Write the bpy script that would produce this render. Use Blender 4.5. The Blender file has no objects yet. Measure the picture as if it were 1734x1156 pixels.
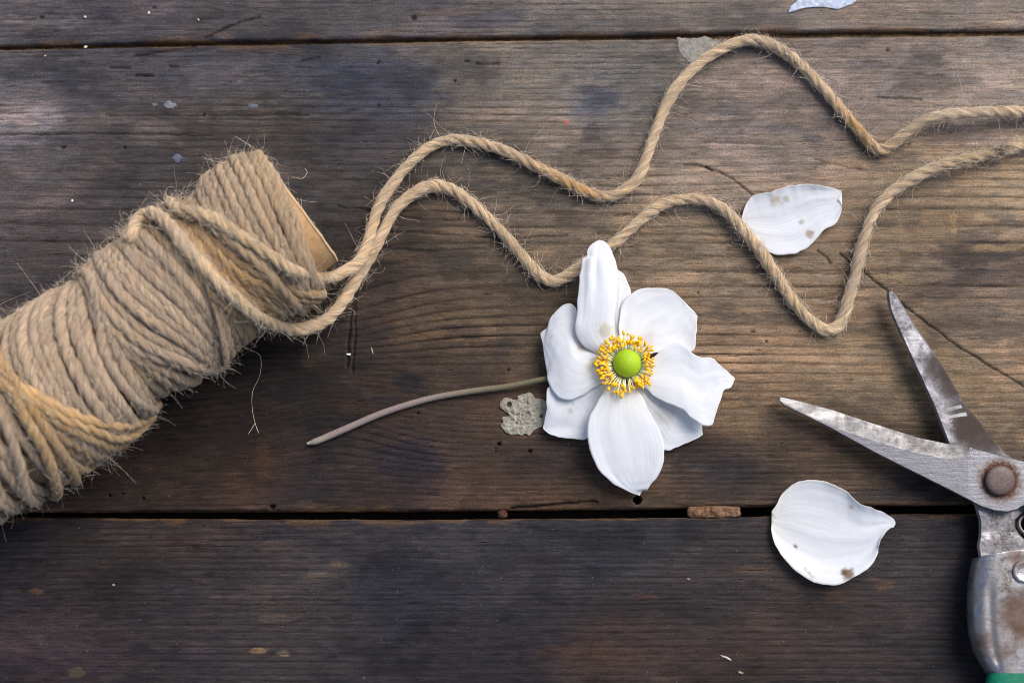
import bpy, math, random
import numpy as np
from mathutils import Vector

# ------------------------------------------------------------------ camera, sky, sun
SC = bpy.context.scene
W, H = 1734.0, 1156.0
S = 0.0002                                     # metres on the table per photograph pixel at its middle
CAM = np.array([0.0, -0.070, 0.420])
DIST = float(np.linalg.norm(CAM))
FPX = DIST / S
cam = bpy.data.cameras.new('camera')
cam.sensor_width = 36.0
cam.lens = 36.0 * FPX / W
cam.clip_start, cam.clip_end = 0.01, 100.0
cam_o = bpy.data.objects.new('camera', cam)
SC.collection.objects.link(cam_o)
cam_o.location = Vector(CAM)
cam_o.rotation_euler = Vector(-CAM).to_track_quat('-Z', 'Y').to_euler()
cam.dof.use_dof = True
cam.dof.focus_distance = DIST - 0.004
cam.dof.aperture_fstop = 7.0
SC.camera = cam_o

SUN_AZ, SUN_EL = math.radians(45), math.radians(48)     # azimuth clockwise from the top of the picture
world = bpy.data.worlds.new('World'); SC.world = world
world.use_nodes = True
wn = world.node_tree
sky = wn.nodes.new('ShaderNodeTexSky'); sky.sky_type = 'NISHITA'
sky.sun_disc = False; sky.sun_elevation = SUN_EL; sky.sun_rotation = SUN_AZ
sky.air_density = 1.0; sky.dust_density = 4.0; sky.ozone_density = 1.0
bg = wn.nodes['Background']; bg.inputs['Strength'].default_value = 0.125
wn.links.new(sky.outputs[0], bg.inputs['Color'])
sun = bpy.data.lights.new('sun', 'SUN'); sun.energy = 2.1; sun.angle = math.radians(40); sun.color = (1.0, 0.96, 0.91)
sun_o = bpy.data.objects.new('sun', sun); SC.collection.objects.link(sun_o)
sd = Vector((math.sin(SUN_AZ) * math.cos(SUN_EL), math.cos(SUN_AZ) * math.cos(SUN_EL), math.sin(SUN_EL)))
sun_o.rotation_euler = sd.to_track_quat('Z', 'Y').to_euler()
SC.view_settings.view_transform = 'Standard'
SC.view_settings.look = 'None'
SC.view_settings.exposure = 0.33
SC.view_settings.gamma = 1.0
SC.render.engine = 'CYCLES'
SC.cycles.max_bounces = 8
SC.cycles.filter_width = 0.95
SC.cycles.use_denoising = True
SC.cycles.denoising_input_passes = 'RGB_ALBEDO_NORMAL'
SC.cycles.denoising_prefilter = 'ACCURATE'

rng = np.random.default_rng(7)
random.seed(7)

# ------------------------------------------------------------------ helpers
FWD = -CAM / DIST
RIGHT = np.array([1.0, 0, 0])
UP = np.cross(RIGHT, FWD)

def ray(px, py):
    a = (np.asarray(px, float) - W / 2) / FPX
    b = (H / 2 - np.asarray(py, float)) / FPX
    return FWD + a[..., None] * RIGHT + b[..., None] * UP

def P(px, py, z=0.0):
    """where the sight line of a photograph pixel meets height z (metres)"""
    px, py, z = np.broadcast_arrays(np.asarray(px, float), np.asarray(py, float), np.asarray(z, float))
    d = ray(px, py)
    t = (z - CAM[2]) / d[..., 2]
    return CAM + t[..., None] * d

def proj(p):
    r = np.asarray(p) - CAM
    w = r @ FWD
    return W / 2 + FPX * (r @ RIGHT) / w, H / 2 - FPX * (r @ UP) / w

def zc(pts, ox, oy, s):
    a = np.array(pts, float)
    return np.stack([ox + a[:, 0] / s, oy + a[:, 1] / s], 1)

def lin(r, g, b):
    c = np.array([r, g, b], float) / 255.0
    return np.where(c <= 0.04045, c / 12.92, ((c + 0.055) / 1.055) ** 2.4)

def crom(pts, n, closed=False):
    """Catmull-Rom through pts, n samples evenly spaced by arc length"""
    p = np.array(pts, float)
    q = np.vstack([2 * p[0] - p[1], p, 2 * p[-1] - p[-2]])
    out = []
    for i in range(len(p) - 1):
        t = np.linspace(0, 1, 24, endpoint=False)[:, None]
        a, b, c, d = q[i], q[i + 1], q[i + 2], q[i + 3]
        out.append(0.5 * (2 * b + (c - a) * t + (2 * a - 5 * b + 4 * c - d) * t ** 2 + (3 * b - a - 3 * c + d) * t ** 3))
    out = np.vstack(out + [p[-1:]])
    l = np.concatenate([[0], np.cumsum(np.linalg.norm(np.diff(out, axis=0), axis=1))])
    u = np.linspace(0, l[-1], n)
    return np.stack([np.interp(u, l, out[:, k]) for k in range(out.shape[1])], 1)

_T = rng.random((256, 256))
def vnoise(x, y, seed=0):
    x = np.asarray(x, float) + seed * 17.31; y = np.asarray(y, float) + seed * 9.77
    xi = np.floor(x).astype(int); yi = np.floor(y).astype(int)
    fx = x - xi; fy = y - yi
    fx = fx * fx * (3 - 2 * fx); fy = fy * fy * (3 - 2 * fy)
    g = lambda i, j: _T[i & 255, j & 255]
    return (g(xi, yi) * (1 - fx) + g(xi + 1, yi) * fx) * (1 - fy) + (g(xi, yi + 1) * (1 - fx) + g(xi + 1, yi + 1) * fx) * fy

def fbm(x, y, seed=0, oct=4):
    s = 0; a = 0.5; t = 0
    for k in range(oct):
        s = s + a * vnoise(x * 2 ** k, y * 2 ** k, seed + k * 3); t += a; a *= 0.5
    return s / t - 0.5                         # about -0.35 .. 0.35

def sstep(a, b, x):
    t = np.clip((x - a) / (b - a), 0, 1)
    return t * t * (3 - 2 * t)

def link(o, parent=None):
    SC.collection.objects.link(o)
    if parent is not None:
        o.parent = parent
    return o

def build(name, V, F, mat=None, parent=None, smooth=True, col=None, vec=None, flt=None):
    me = bpy.data.meshes.new(name)
    V = np.asarray(V, np.float32)
    if isinstance(F, np.ndarray):
        k = F.shape[1]
        me.vertices.add(len(V)); me.vertices.foreach_set('co', V.ravel())
        me.loops.add(F.size); me.loops.foreach_set('vertex_index', F.astype(np.int32).ravel())
        me.polygons.add(len(F)); me.polygons.foreach_set('loop_start', np.arange(0, F.size, k, dtype=np.int32))
        me.update(calc_edges=True)
    else:
        me.from_pydata([tuple(map(float, v)) for v in V], [], [tuple(map(int, f)) for f in F])
        me.update()
    if smooth:
        me.polygons.foreach_set('use_smooth', np.ones(len(me.polygons), bool))
    if col is not None:
        c = np.ones((len(V), 4), np.float32); c[:, :3] = col
        me.attributes.new('tint', 'FLOAT_COLOR', 'POINT').data.foreach_set('color', c.ravel())
    for k, a in (vec or {}).items():
        me.attributes.new(k, 'FLOAT_VECTOR', 'POINT').data.foreach_set('vector', np.asarray(a, np.float32).ravel())
    for k, a in (flt or {}).items():
        me.attributes.new(k, 'FLOAT', 'POINT').data.foreach_set('value', np.asarray(a, np.float32).ravel())
    if mat is not None:
        me.materials.append(mat)
    return link(bpy.data.objects.new(name, me), parent)

def empty(name, loc=(0, 0, 0)):
    o = bpy.data.objects.new(name, None)
    o.empty_display_size = 0.01
    o.location = loc
    return link(o)

def tag(o, label=None, cat=None, group=None, kind=None):
    for k, v in (('label', label), ('category', cat), ('group', group), ('kind', kind)):
        if v:
            o[k] = v
    return o

def under(child, root):
    """parent child (built in world coordinates) to root, keeping it in place"""
    child.parent = root
    child.matrix_parent_inverse = root.matrix_basis.inverted()
    return child

def grid_faces(nr, nc, wrap_c=False, wrap_r=False):
    r = np.arange(nr if wrap_r else nr - 1); c = np.arange(nc if wrap_c else nc - 1)
    R, C = np.meshgrid(r, c, indexing='ij')
    R2 = (R + 1) % nr; C2 = (C + 1) % nc
    return np.stack([R * nc + C, R * nc + C2, R2 * nc + C2, R2 * nc + C], -1).reshape(-1, 4)

# ------------------------------------------------------------------ materials
def material(name):
    m = bpy.data.materials.new(name); m.use_nodes = True
    nt = m.node_tree
    return m, nt, nt.nodes['Principled BSDF'], nt.nodes.new

def L(nt, a, b): nt.links.new(a, b)

def attr(nt, name):
    n = nt.nodes.new('ShaderNodeAttribute'); n.attribute_name = name; return n

def noise(nt, vec, scale, detail=3, rough=0.55, dist=0.0):
    n = nt.nodes.new('ShaderNodeTexNoise')
    n.inputs['Scale'].default_value = scale; n.inputs['Detail'].default_value = detail
    n.inputs['Roughness'].default_value = rough; n.inputs['Distortion'].default_value = dist
    if vec is not None: L(nt, vec, n.inputs['Vector'])
    return n.outputs['Fac']

def mapping(nt, vec, scale):
    n = nt.nodes.new('ShaderNodeMapping'); n.inputs['Scale'].default_value = scale
    L(nt, vec, n.inputs['Vector']); return n.outputs[0]

def rng_map(nt, v, a, b, c, d):
    n = nt.nodes.new('ShaderNodeMapRange')
    for k, x in zip(('From Min', 'From Max', 'To Min', 'To Max'), (a, b, c, d)): n.inputs[k].default_value = x
    L(nt, v, n.inputs['Value']); return n.outputs[0]

def math_n(nt, op, a, b):
    n = nt.nodes.new('ShaderNodeMath'); n.operation = op
    for k, x in ((0, a), (1, b)):
        if isinstance(x, (int, float)): n.inputs[k].default_value = x
        else: L(nt, x, n.inputs[k])
    return n.outputs[0]

def mix(nt, fac, a, b, mode='MIX'):
    n = nt.nodes.new('ShaderNodeMix'); n.data_type = 'RGBA'; n.blend_type = mode
    for k, x in ((0, fac), (6, a), (7, b)):
        if isinstance(x, (int, float)): n.inputs[k].default_value = x
        elif isinstance(x, (tuple, list, np.ndarray)): n.inputs[k].default_value = (*map(float, x), 1.0)[:4]
        else: L(nt, x, n.inputs[k])
    return n.outputs[2]

def gray(nt, v):
    n = nt.nodes.new('ShaderNodeCombineColor')
    for k in range(3): L(nt, v, n.inputs[k])
    return n.outputs[0]

def bump(nt, h, strength, dist, normal=None):
    n = nt.nodes.new('ShaderNodeBump'); n.inputs['Strength'].default_value = strength; n.inputs['Distance'].default_value = dist
    L(nt, h, n.inputs['Height'])
    if normal is not None: L(nt, normal, n.inputs['Normal'])
    return n.outputs[0]

def geo(nt): return nt.nodes.new('ShaderNodeNewGeometry').outputs['Position']

def mat_wood():
    m, nt, bs, N = material('weathered_wood')
    pos = geo(nt); at = attr(nt, 'tint').outputs['Color']
    f1 = noise(nt, mapping(nt, pos, (55, 1000, 55)), 1.0, 5, 0.65, 0.25)
    f2 = noise(nt, mapping(nt, pos, (170, 2100, 170)), 1.0, 4, 0.6)
    iso = noise(nt, pos, 1500, 4, 0.7)
    mid = noise(nt, mapping(nt, pos, (130, 300, 130)), 1.0, 6, 0.7, 0.5)
    v = math_n(nt, 'MULTIPLY', rng_map(nt, f1, 0.3, 0.7, 0.80, 1.20), rng_map(nt, f2, 0.32, 0.68, 0.70, 1.30))
    v = math_n(nt, 'MULTIPLY', v, rng_map(nt, iso, 0.3, 0.7, 0.60, 1.40))
    v = math_n(nt, 'MULTIPLY', v, rng_map(nt, mid, 0.25, 0.75, 0.72, 1.28))
    col = mix(nt, 1.0, at, gray(nt, v), 'MULTIPLY')
    # hue drift between bluish grime and bare brown wood
    hue = noise(nt, mapping(nt, pos, (60, 260, 60)), 1.0, 5, 0.7, 0.5)
    col = mix(nt, rng_map(nt, hue, 0.48, 0.72, 0.0, 0.55), col, mix(nt, 1.0, col, (1.18, 1.0, 0.80), 'MULTIPLY'))
    col = mix(nt, rng_map(nt, hue, 0.28, 0.48, 0.5, 0.0), col, mix(nt, 1.0, col, (0.82, 0.92, 1.12), 'MULTIPLY'))
    # open pores and short checks along the grain
    pore = noise(nt, mapping(nt, pos, (260, 1500, 260)), 1.0, 2, 0.5)
    col = mix(nt, rng_map(nt, pore, 0.67, 0.74, 0.0, 0.8), col, mix(nt, 1.0, col, (0.25, 0.22, 0.2), 'MULTIPLY'))
    # settled dust specks
    vo = N('ShaderNodeTexVoronoi'); vo.inputs['Scale'].default_value = 420; L(nt, pos, vo.inputs['Vector'])
    speck = math_n(nt, 'MULTIPLY', rng_map(nt, vo.outputs['Distance'], 0.05, 0.13, 1.0, 0.0),
                   rng_map(nt, noise(nt, pos, 900, 1), 0.60, 0.66, 0.0, 0.55))
    col = mix(nt, speck, col, (0.30, 0.27, 0.24))
    L(nt, col, bs.inputs['Base Color'])
    L(nt, rng_map(nt, mid, 0.3, 0.7, 0.46, 0.72), bs.inputs['Roughness'])
    bs.inputs['Specular IOR Level'].default_value = 0.14
    h = math_n(nt, 'ADD', math_n(nt, 'MULTIPLY', f1, 0.7), math_n(nt, 'MULTIPLY', iso, 0.35))
    h = math_n(nt, 'SUBTRACT', h, rng_map(nt, pore, 0.68, 0.78, 0.0, 0.8))
    L(nt, bump(nt, h, 0.7, 0.00035), bs.inputs['Normal'])
    return m

def mat_twine():
    m, nt, bs, N = material('jute')
    fib = attr(nt, 'fib').outputs['Vector']; at = attr(nt, 'tint').outputs['Color']; pos = geo(nt)
    n1 = noise(nt, fib, 1.0, 4, 0.65, 0.3)
    n2 = noise(nt, mapping(nt, fib, (1.2, 3.5, 3.5)), 1.0, 3, 0.6)
    n3 = noise(nt, pos, 220, 3, 0.6)
    v = math_n(nt, 'MULTIPLY', rng_map(nt, n1, 0.3, 0.7, 0.55, 1.6), rng_map(nt, n2, 0.34, 0.66, 0.55, 1.45))
    col = mix(nt, 1.0, at, gray(nt, v), 'MULTIPLY')
    col = mix(nt, rng_map(nt, n3, 0.5, 0.75, 0.0, 0.6), col, mix(nt, 1.0, col, (1.08, 0.93, 0.70), 'MULTIPLY'))
    col = mix(nt, rng_map(nt, n2, 0.60, 0.78, 0.0, 0.45), col, (0.62, 0.52, 0.40))
    L(nt, col, bs.inputs['Base Color'])
    bs.inputs['Roughness'].default_value = 0.8
    bs.inputs['Specular IOR Level'].default_value = 0.25
    bs.inputs['Sheen Weight'].default_value = 0.25; bs.inputs['Sheen Roughness'].default_value = 0.5
    h = math_n(nt, 'ADD', n1, math_n(nt, 'MULTIPLY', n2, 0.7))
    L(nt, bump(nt, h, 1.0, 0.0009), bs.inputs['Normal'])
    return m

def mat_fibre():
    m, nt, bs, N = material('jute_fibre')
    n = noise(nt, geo(nt), 900, 2)
    col = mix(nt, rng_map(nt, n, 0.35, 0.65, 0, 1), (0.40, 0.28, 0.16), (0.86, 0.78, 0.66))
    L(nt, col, bs.inputs['Base Color']); bs.inputs['Roughness'].default_value = 0.6
    return m

def mat_petal():
    m, nt, bs, N = material('petal_white')
    uv = attr(nt, 'leaf').outputs['Vector']; at = attr(nt, 'tint').outputs['Color']
    vein = noise(nt, mapping(nt, uv, (2.2, 34, 1)), 1.0, 3, 0.6)
    fine = noise(nt, mapping(nt, uv, (60, 90, 1)), 1.0, 2, 0.6)
    v = rng_map(nt, vein, 0.3, 0.7, 0.925, 1.03)
    col = mix(nt, 1.0, at, gray(nt, v), 'MULTIPLY')
    L(nt, col, bs.inputs['Base Color'])
    bs.inputs['Roughness'].default_value = 0.75; bs.inputs['Specular IOR Level'].default_value = 0.12
    h = math_n(nt, 'ADD', vein, math_n(nt, 'MULTIPLY', fine, 0.12))
    nrm = bump(nt, h, 0.15, 0.00030)
    L(nt, nrm, bs.inputs['Normal'])
    tr = N('ShaderNodeBsdfTranslucent'); L(nt, col, tr.inputs['Color'])
    ms = N('ShaderNodeMixShader'); ms.inputs[0].default_value = 0.40
    L(nt, bs.outputs[0], ms.inputs[1]); L(nt, tr.outputs[0], ms.inputs[2])
    L(nt, ms.outputs[0], nt.nodes['Material Output'].inputs['Surface'])
    return m

def mat_steel(name, base, grime, rough, pivot=None, rust_at=(), lo=0.45, hi=0.7):
    m, nt, bs, N = material(name)
    pos = geo(nt)
    n1 = noise(nt, pos, 130, 7, 0.75, 0.4)
    n2 = noise(nt, pos, 1100, 4, 0.75)
    n3 = noise(nt, mapping(nt, pos, (120, 900, 400)), 1.0, 3, 0.6)
    g = math_n(nt, 'MULTIPLY', rng_map(nt, n1, lo, hi, 0.0, 1.0), rng_map(nt, n2, 0.32, 0.6, 0.35, 1.0))
    col = mix(nt, g, base, grime)
    met = rng_map(nt, g, 0.0, 1.0, 0.92, 0.25)
    rou = math_n(nt, 'ADD', rng_map(nt, g, 0.0, 1.0, rough, 0.75), rng_map(nt, n3, 0.3, 0.7, -0.06, 0.10))
    for c, r0, r1, rc in rust_at:
        vm = N('ShaderNodeVectorMath'); vm.operation = 'DISTANCE'; L(nt, pos, vm.inputs[0]); vm.inputs[1].default_value = tuple(c)
        d = math_n(nt, 'ADD', vm.outputs['Value'], rng_map(nt, n2, 0.3, 0.7, -0.0012, 0.0012))
        f = rng_map(nt, d, r0, r1, 1.0, 0.0)
        f = math_n(nt, 'MULTIPLY', f, 0.9)
        col = mix(nt, f, col, rc)
        met = math_n(nt, 'MULTIPLY', met, rng_map(nt, f, 0, 1, 1, 0.1))
        rou = math_n(nt, 'ADD', rou, math_n(nt, 'MULTIPLY', f, 0.35))
    L(nt, col, bs.inputs['Base Color']); L(nt, met, bs.inputs['Metallic']); L(nt, rou, bs.inputs['Roughness'])
    L(nt, bump(nt, math_n(nt, 'ADD', math_n(nt, 'ADD', n1, n2), n3), 0.25, 0.0003), bs.inputs['Normal'])
    return m

def mat_plain(name, c1, c2, scale, rough=0.7, bstr=0.4, bdist=0.0004, detail=4, spec=0.3):
    m, nt, bs, N = material(name)
    n = noise(nt, geo(nt), scale, detail, 0.65)
    L(nt, mix(nt, rng_map(nt, n, 0.35, 0.65, 0, 1), c1, c2), bs.inputs['Base Color'])
    bs.inputs['Roughness'].default_value = rough; bs.inputs['Specular IOR Level'].default_value = spec
    if bstr: L(nt, bump(nt, n, bstr, bdist), bs.inputs['Normal'])
    return m

def mat_tint(name, scale=900, rough=0.7, amp=0.3, bstr=0.4, bdist=0.0003):
    m, nt, bs, N = material(name)
    n = noise(nt, geo(nt), scale, 4, 0.65)
    L(nt, mix(nt, 1.0, attr(nt, 'tint').outputs['Color'], gray(nt, rng_map(nt, n, 0.3, 0.7, 1 - amp, 1 + amp)), 'MULTIPLY'), bs.inputs['Base Color'])
    bs.inputs['Roughness'].default_value = rough; bs.inputs['Specular IOR Level'].default_value = 0.3
    L(nt, bump(nt, n, bstr, bdist), bs.inputs['Normal'])
    return m

WOOD = mat_wood(); JUTE = mat_twine(); FIBRE = mat_fibre(); PETAL = mat_petal()

# ------------------------------------------------------------------ the table: three planks with carved relief
CP = np.array([
 # top plank
 (0,20,88,84,88),(200,30,80,76,80),(450,30,78,74,76),(700,30,84,80,82),(950,25,88,84,82),(1200,25,100,92,86),(1450,35,108,98,90),(1734,30,112,102,94),
 # middle plank
 (0,110,85,82,86),(40,210,112,106,108),(0,330,90,84,84),(150,140,78,75,80),(200,230,92,85,84),(330,120,74,72,78),(330,210,88,80,76),(520,130,72,72,78),(470,220,86,78,72),
 (650,160,72,72,80),(600,230,66,63,66),(560,330,62,58,58),(200,330,70,65,66),(100,420,76,70,70),(800,110,98,92,86),(900,150,112,104,96),(1000,180,100,96,96),(1070,130,92,88,84),
 (850,240,96,88,80),(950,230,120,108,96),(1000,300,112,100,88),(1300,160,112,100,92),(1500,130,110,100,94),(1700,130,120,110,102),(1650,180,125,112,102),(1250,230,108,98,92),
 (1200,300,116,104,92),(1560,300,112,98,82),(1700,330,118,104,86),(760,420,92,80,68),(850,330,95,86,76),(900,400,100,88,74),(1100,400,110,96,80),(1250,470,118,102,84),
 (1500,420,112,96,78),(1650,440,92,79,70),(1600,380,110,92,72),(1700,520,96,84,72),(700,400,70,60,52),(640,470,52,44,42),(620,580,44,38,38),(500,480,48,42,40),(720,530,82,68,54),
 (820,520,92,78,62),(900,560,86,72,58),(700,600,64,52,43),(780,640,60,50,44),(640,700,60,47,40),(850,690,76,60,48),(800,760,66,53,46),(700,790,46,40,43),(560,760,46,39,37),
 (480,640,42,36,34),(420,720,48,39,34),(300,800,50,40,35),(520,820,48,42,44),(440,790,66,50,40),(620,830,52,42,38),(800,840,72,56,46),(950,790,60,50,46),(950,840,78,60,46),
 (1180,560,112,94,76),(1300,600,122,102,82),(1450,620,122,103,82),(1250,690,104,85,66),(1400,760,98,80,64),(1180,770,70,58,50),(1250,810,58,50,48),(1300,840,72,60,50),
 (1550,820,66,56,52),(1500,760,100,84,66),(1580,660,120,102,80),(1720,680,112,95,76),(1700,600,112,95,78),
 # bottom plank
 (0,920,52,48,52),(150,930,56,48,45),(60,1100,64,54,55),(300,900,60,50,46),(350,1000,56,50,51),(450,1030,68,60,57),(600,900,56,52,55),(560,1000,64,58,57),(680,1000,48,46,53),
 (800,930,52,50,53),(900,1000,52,49,52),(800,1100,48,43,47),(1050,930,52,51,54),(1050,1100,68,54,48),(1200,1000,56,50,49),(1250,1100,68,55,49),(1400,1060,66,55,51),(1500,1080,64,54,51),
 (1580,950,54,50,51),(1600,1080,50,46,47)], float)
CP[:, 2:] *= (1 + 0.20 * np.clip((CP[:, 0] - 700) / 400, 0, 1) * (CP[:, 1] < 740))[:, None]      # broad sheen of light painted into the wood colours on this side
CP[CP[:, 1] > 890, 2:] *= np.array([.92, .94, .98])
CPC = np.stack([lin(*c[2:]) for c in CP])

def rbf(X, Y, rows):
    acc = np.zeros(X.shape + (3,)); wt = np.zeros(X.shape)
    for c, k in zip(CP[rows], CPC[rows]):
        w = 1.0 / ((X - c[0]) ** 2 + (1.3 * (Y - c[1])) ** 2 + 45.0 ** 2) ** 2
        acc += w[..., None] * k; wt += w
    return acc / wt[..., None]

SPACING = {
 'top': [(-600, 11), (40, 9), (80, 9)],
 'mid': [(60, 8), (150, 9), (185, 13), (335, 17), (350, 30), (470, 30), (500, 17), (700, 14), (770, 9), (880, 7)],
 'bottom': [(870, 9), (1000, 11), (1156, 12), (1700, 12)]}

CRACKS = [  # (points, half width px, depth m, darkness)
 ([(1160,281),(1178,280),(1193,283),(1205,288)], 2.2, 0.0008, 0.6),
 ([(1195,284),(1215,290),(1240,303),(1262,321),(1300,350)], 0.9, 0.0006, 0.65),
 ([(1385,425),(1400,436),(1405,445)], 2.0, 0.0006, 0.6),
 ([(1422,430),(1436,440),(1470,465),(1500,490),(1560,540),(1620,585),(1680,622),(1740,658)], 1.0, 0.0007, 0.7),
 ([(225,95),(280,88),(330,78)], 1.2, 0.0006, 0.6),
 ([(345,65),(375,52),(405,38),(440,30)], 1.2, 0.0006, 0.6),
 ([(185,115),(220,115)], 1.5, 0.0006, 0.7), ([(228,128),(258,128)], 1.7, 0.0006, 0.7), ([(287,113),(300,113)], 1.3, 0.0005, 0.6),
 ([(510,103),(540,97)], 1.3, 0.0005, 0.6), ([(1485,165),(1520,166),(1560,168)], 1.6, 0.0005, 0.55),
 ([(805,107),(845,108)], 1.4, 0.0005, 0.7), ([(788,102),(794,103)], 2.0, 0.0006, 0.7), ([(640,108),(643,105)], 2, 0.0006, 0.7),
 ([(865,861),(910,856),(960,851),(1010,849)], 1.3, 0.0012, 0.8),
 ([(180,196),(330,196),(520,194)], 1.2, 0.0004, 0.5), ([(0,228),(160,226),(360,230)], 1.3, 0.0004, 0.5),
 ([(597,480),(596,530),(590,570),(589,620)], 2.0, 0.0007, 0.55), ([(604,500),(601,560),(597,630)], 1.2, 0.0005, 0.5),
 ([(570,350),(640,357),(720,372),(800,372)], 1.2, 0.0005, 0.5), ([(660,392),(760,396),(860,404),(960,398)], 1.3, 0.0005, 0.5),
 ([(640,420),(720,424),(830,420)], 1.2, 0.0004, 0.4),
 ([(1040,365),(1200,364),(1400,360)], 1.4, 0.0003, 0.4), ([(1010,395),(1200,398),(1380,400)], 2.2, 0.0003, 0.35),
 ([(1180,460),(1330,462),(1500,464)], 1.6, 0.0003, 0.4), ([(900,325),(1100,330),(1260,318)], 1.4, 0.0003, 0.35),
 ([(1190,240),(1330,246)], 1.2, 0.0003, 0.4), ([(1380,270),(1460,288)], 1.6, 0.0003, 0.4),
]
PITS = [(1080, 847, 6.5, 0.006), (845, 751, 3.2, 0.002), (839, 758, 1.7, 0.001), (839, 765, 1.8, 0.001), (898, 763, 3.0, 0.0015), (861, 626, 2.2, 0.001),
        (707, 699, 2.2, 0.001), (185, 839, 2.6, 0.0015), (208, 836, 2.2, 0.0012), (242, 843, 2.8, 0.0015), (461, 858, 4.5, 0.002), (1298, 578, 2.6, 0.001),
        (1275, 562, 4.0, 0.0006), (700, 31, 4.5, 0.0008), (260, 13, 4.0, 0.0006), (70, 30, 4.0, 0.0008), (845, 390, 3.0, 0.0007), (1182, 495, 2.5, 0.0007), (1503, 85, 3.5, 0.0006),
        (1540, 245, 3.0, 0.0005), (107, 250, 4.5, 0.0006), (210, 250, 3, 0.0006), (345, 195, 2.2, 0.0006), (640, 178, 2.2, 0.0008), (770, 137, 3.0, 0.0008)]
SMUDGE_SHADE = [  # (x, y, rx, ry, srgb colour, strength): stains and wear with a shape of their own, and one painted twine shadow
 (650,150,110,55,(66,68,80),.55),(1013,172,36,30,(96,96,104),.75),(1002,225,16,16,(80,74,74),.6),(1240,190,45,28,(88,84,84),.55),
 (1650,430,90,22,(78,68,64),.6),(1680,470,70,16,(80,70,66),.6),(1640,400,60,14,(84,74,68),.5),(1590,500,40,10,(78,68,60),.5),(1710,380,50,12,(86,76,70),.5),
 (1700,555,60,20,(88,78,70),.45),(1380,235,20,9,(80,80,86),.6),(1320,215,22,10,(88,84,84),.5),(1590,215,40,12,(92,82,74),.3),  # last entry paints the shadow below the lifted twine
 (1690,420,60,7,(150,126,92),.6),(1615,372,6,26,(156,132,96),.7),(1700,290,8,34,(150,128,96),.5),(1724,350,6,28,(150,128,96),.45),
 (40,205,80,30,(128,122,124),.75),(20,150,60,18,(114,108,110),.5),(230,215,110,26,(104,96,92),.45),(1690,200,60,16,(146,136,126),.5),(1420,110,120,30,(122,112,106),.45),(560,120,60,30,(78,80,90),.5),(1690,165,60,26,(140,128,118),.5),(1570,90,50,20,(96,88,84),.5),
 (690,770,60,45,(36,33,42),.65),(580,730,70,26,(38,33,36),.55),(690,655,30,20,(36,33,40),.6),(650,680,36,12,(38,34,40),.5),(790,560,46,22,(46,42,44),.55),(850,590,34,18,(48,43,44),.5),
 (445,780,18,44,(92,66,48),.45),(1215,790,70,28,(52,47,50),.6),(1500,840,60,16,(54,48,50),.5),(1100,835,90,14,(84,64,46),.5),(560,700,30,14,(44,38,36),.4),
 (700,575,40,14,(92,76,58),.4),(760,545,90,8,(98,82,64),.4),(690,435,50,10,(88,70,54),.4),(1120,395,110,18,(128,110,86),.4),(1280,420,60,16,(126,108,86),.35),
 (1235,870,140,3,(84,72,62),.6),(150,480,60,14,(74,68,70),.4),(530,600,20,24,(76,68,52),.45),(510,640,40,22,(38,32,30),.5),
 (470,1045,50,8,(96,86,80),.5),(420,1010,60,5,(88,80,78),.5),(540,975,50,5,(92,82,76),.45),(575,955,30,6,(98,84,72),.45),(470,920,40,10,(78,68,62),.5),(440,1102,18,6,(140,112,88),.7),(480,1106,10,5,(124,112,98),.6),
 (620,1000,50,40,(42,42,54),.5),(330,1120,60,40,(44,42,52),.4),(1090,1010,26,7,(84,62,52),.5),(1270,965,34,7,(80,64,52),.5),(1000,1110,120,22,(78,58,48),.5),(65,1000,18,5,(110,84,58),.6),(130,1135,14,12,(110,96,70),.4),
 (1500,990,26,8,(96,72,56),.5),(1480,980,12,4,(108,84,66),.5),(1540,912,30,8,(76,66,62),.5),(1420,1010,30,10,(78,56,44),.5),
 (60,38,90,10,(112,106,108),.5),(760,22,60,7,(112,98,86),.5),(900,8,60,6,(110,100,92),.4),(830,35,60,14,(80,80,92),.45),(1500,20,160,14,(118,104,92),.4)]

def polydist(X, Y, pts):
    d = np.full(X.shape, 1e9)
    for (x0, y0), (x1, y1) in zip(pts[:-1], pts[1:]):
        vx, vy = x1 - x0, y1 - y0
        t = np.clip(((X - x0) * vx + (Y - y0) * vy) / (vx * vx + vy * vy + 1e-9), 0, 1)
        d = np.minimum(d, np.hypot(X - x0 - t * vx, Y - y0 - t * vy))
    return d

XS = np.concatenate([np.linspace(-700, -90, 22), np.arange(-60, 1795, 2.1), np.linspace(1825, 2440, 22)])
THICK = 0.022

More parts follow.
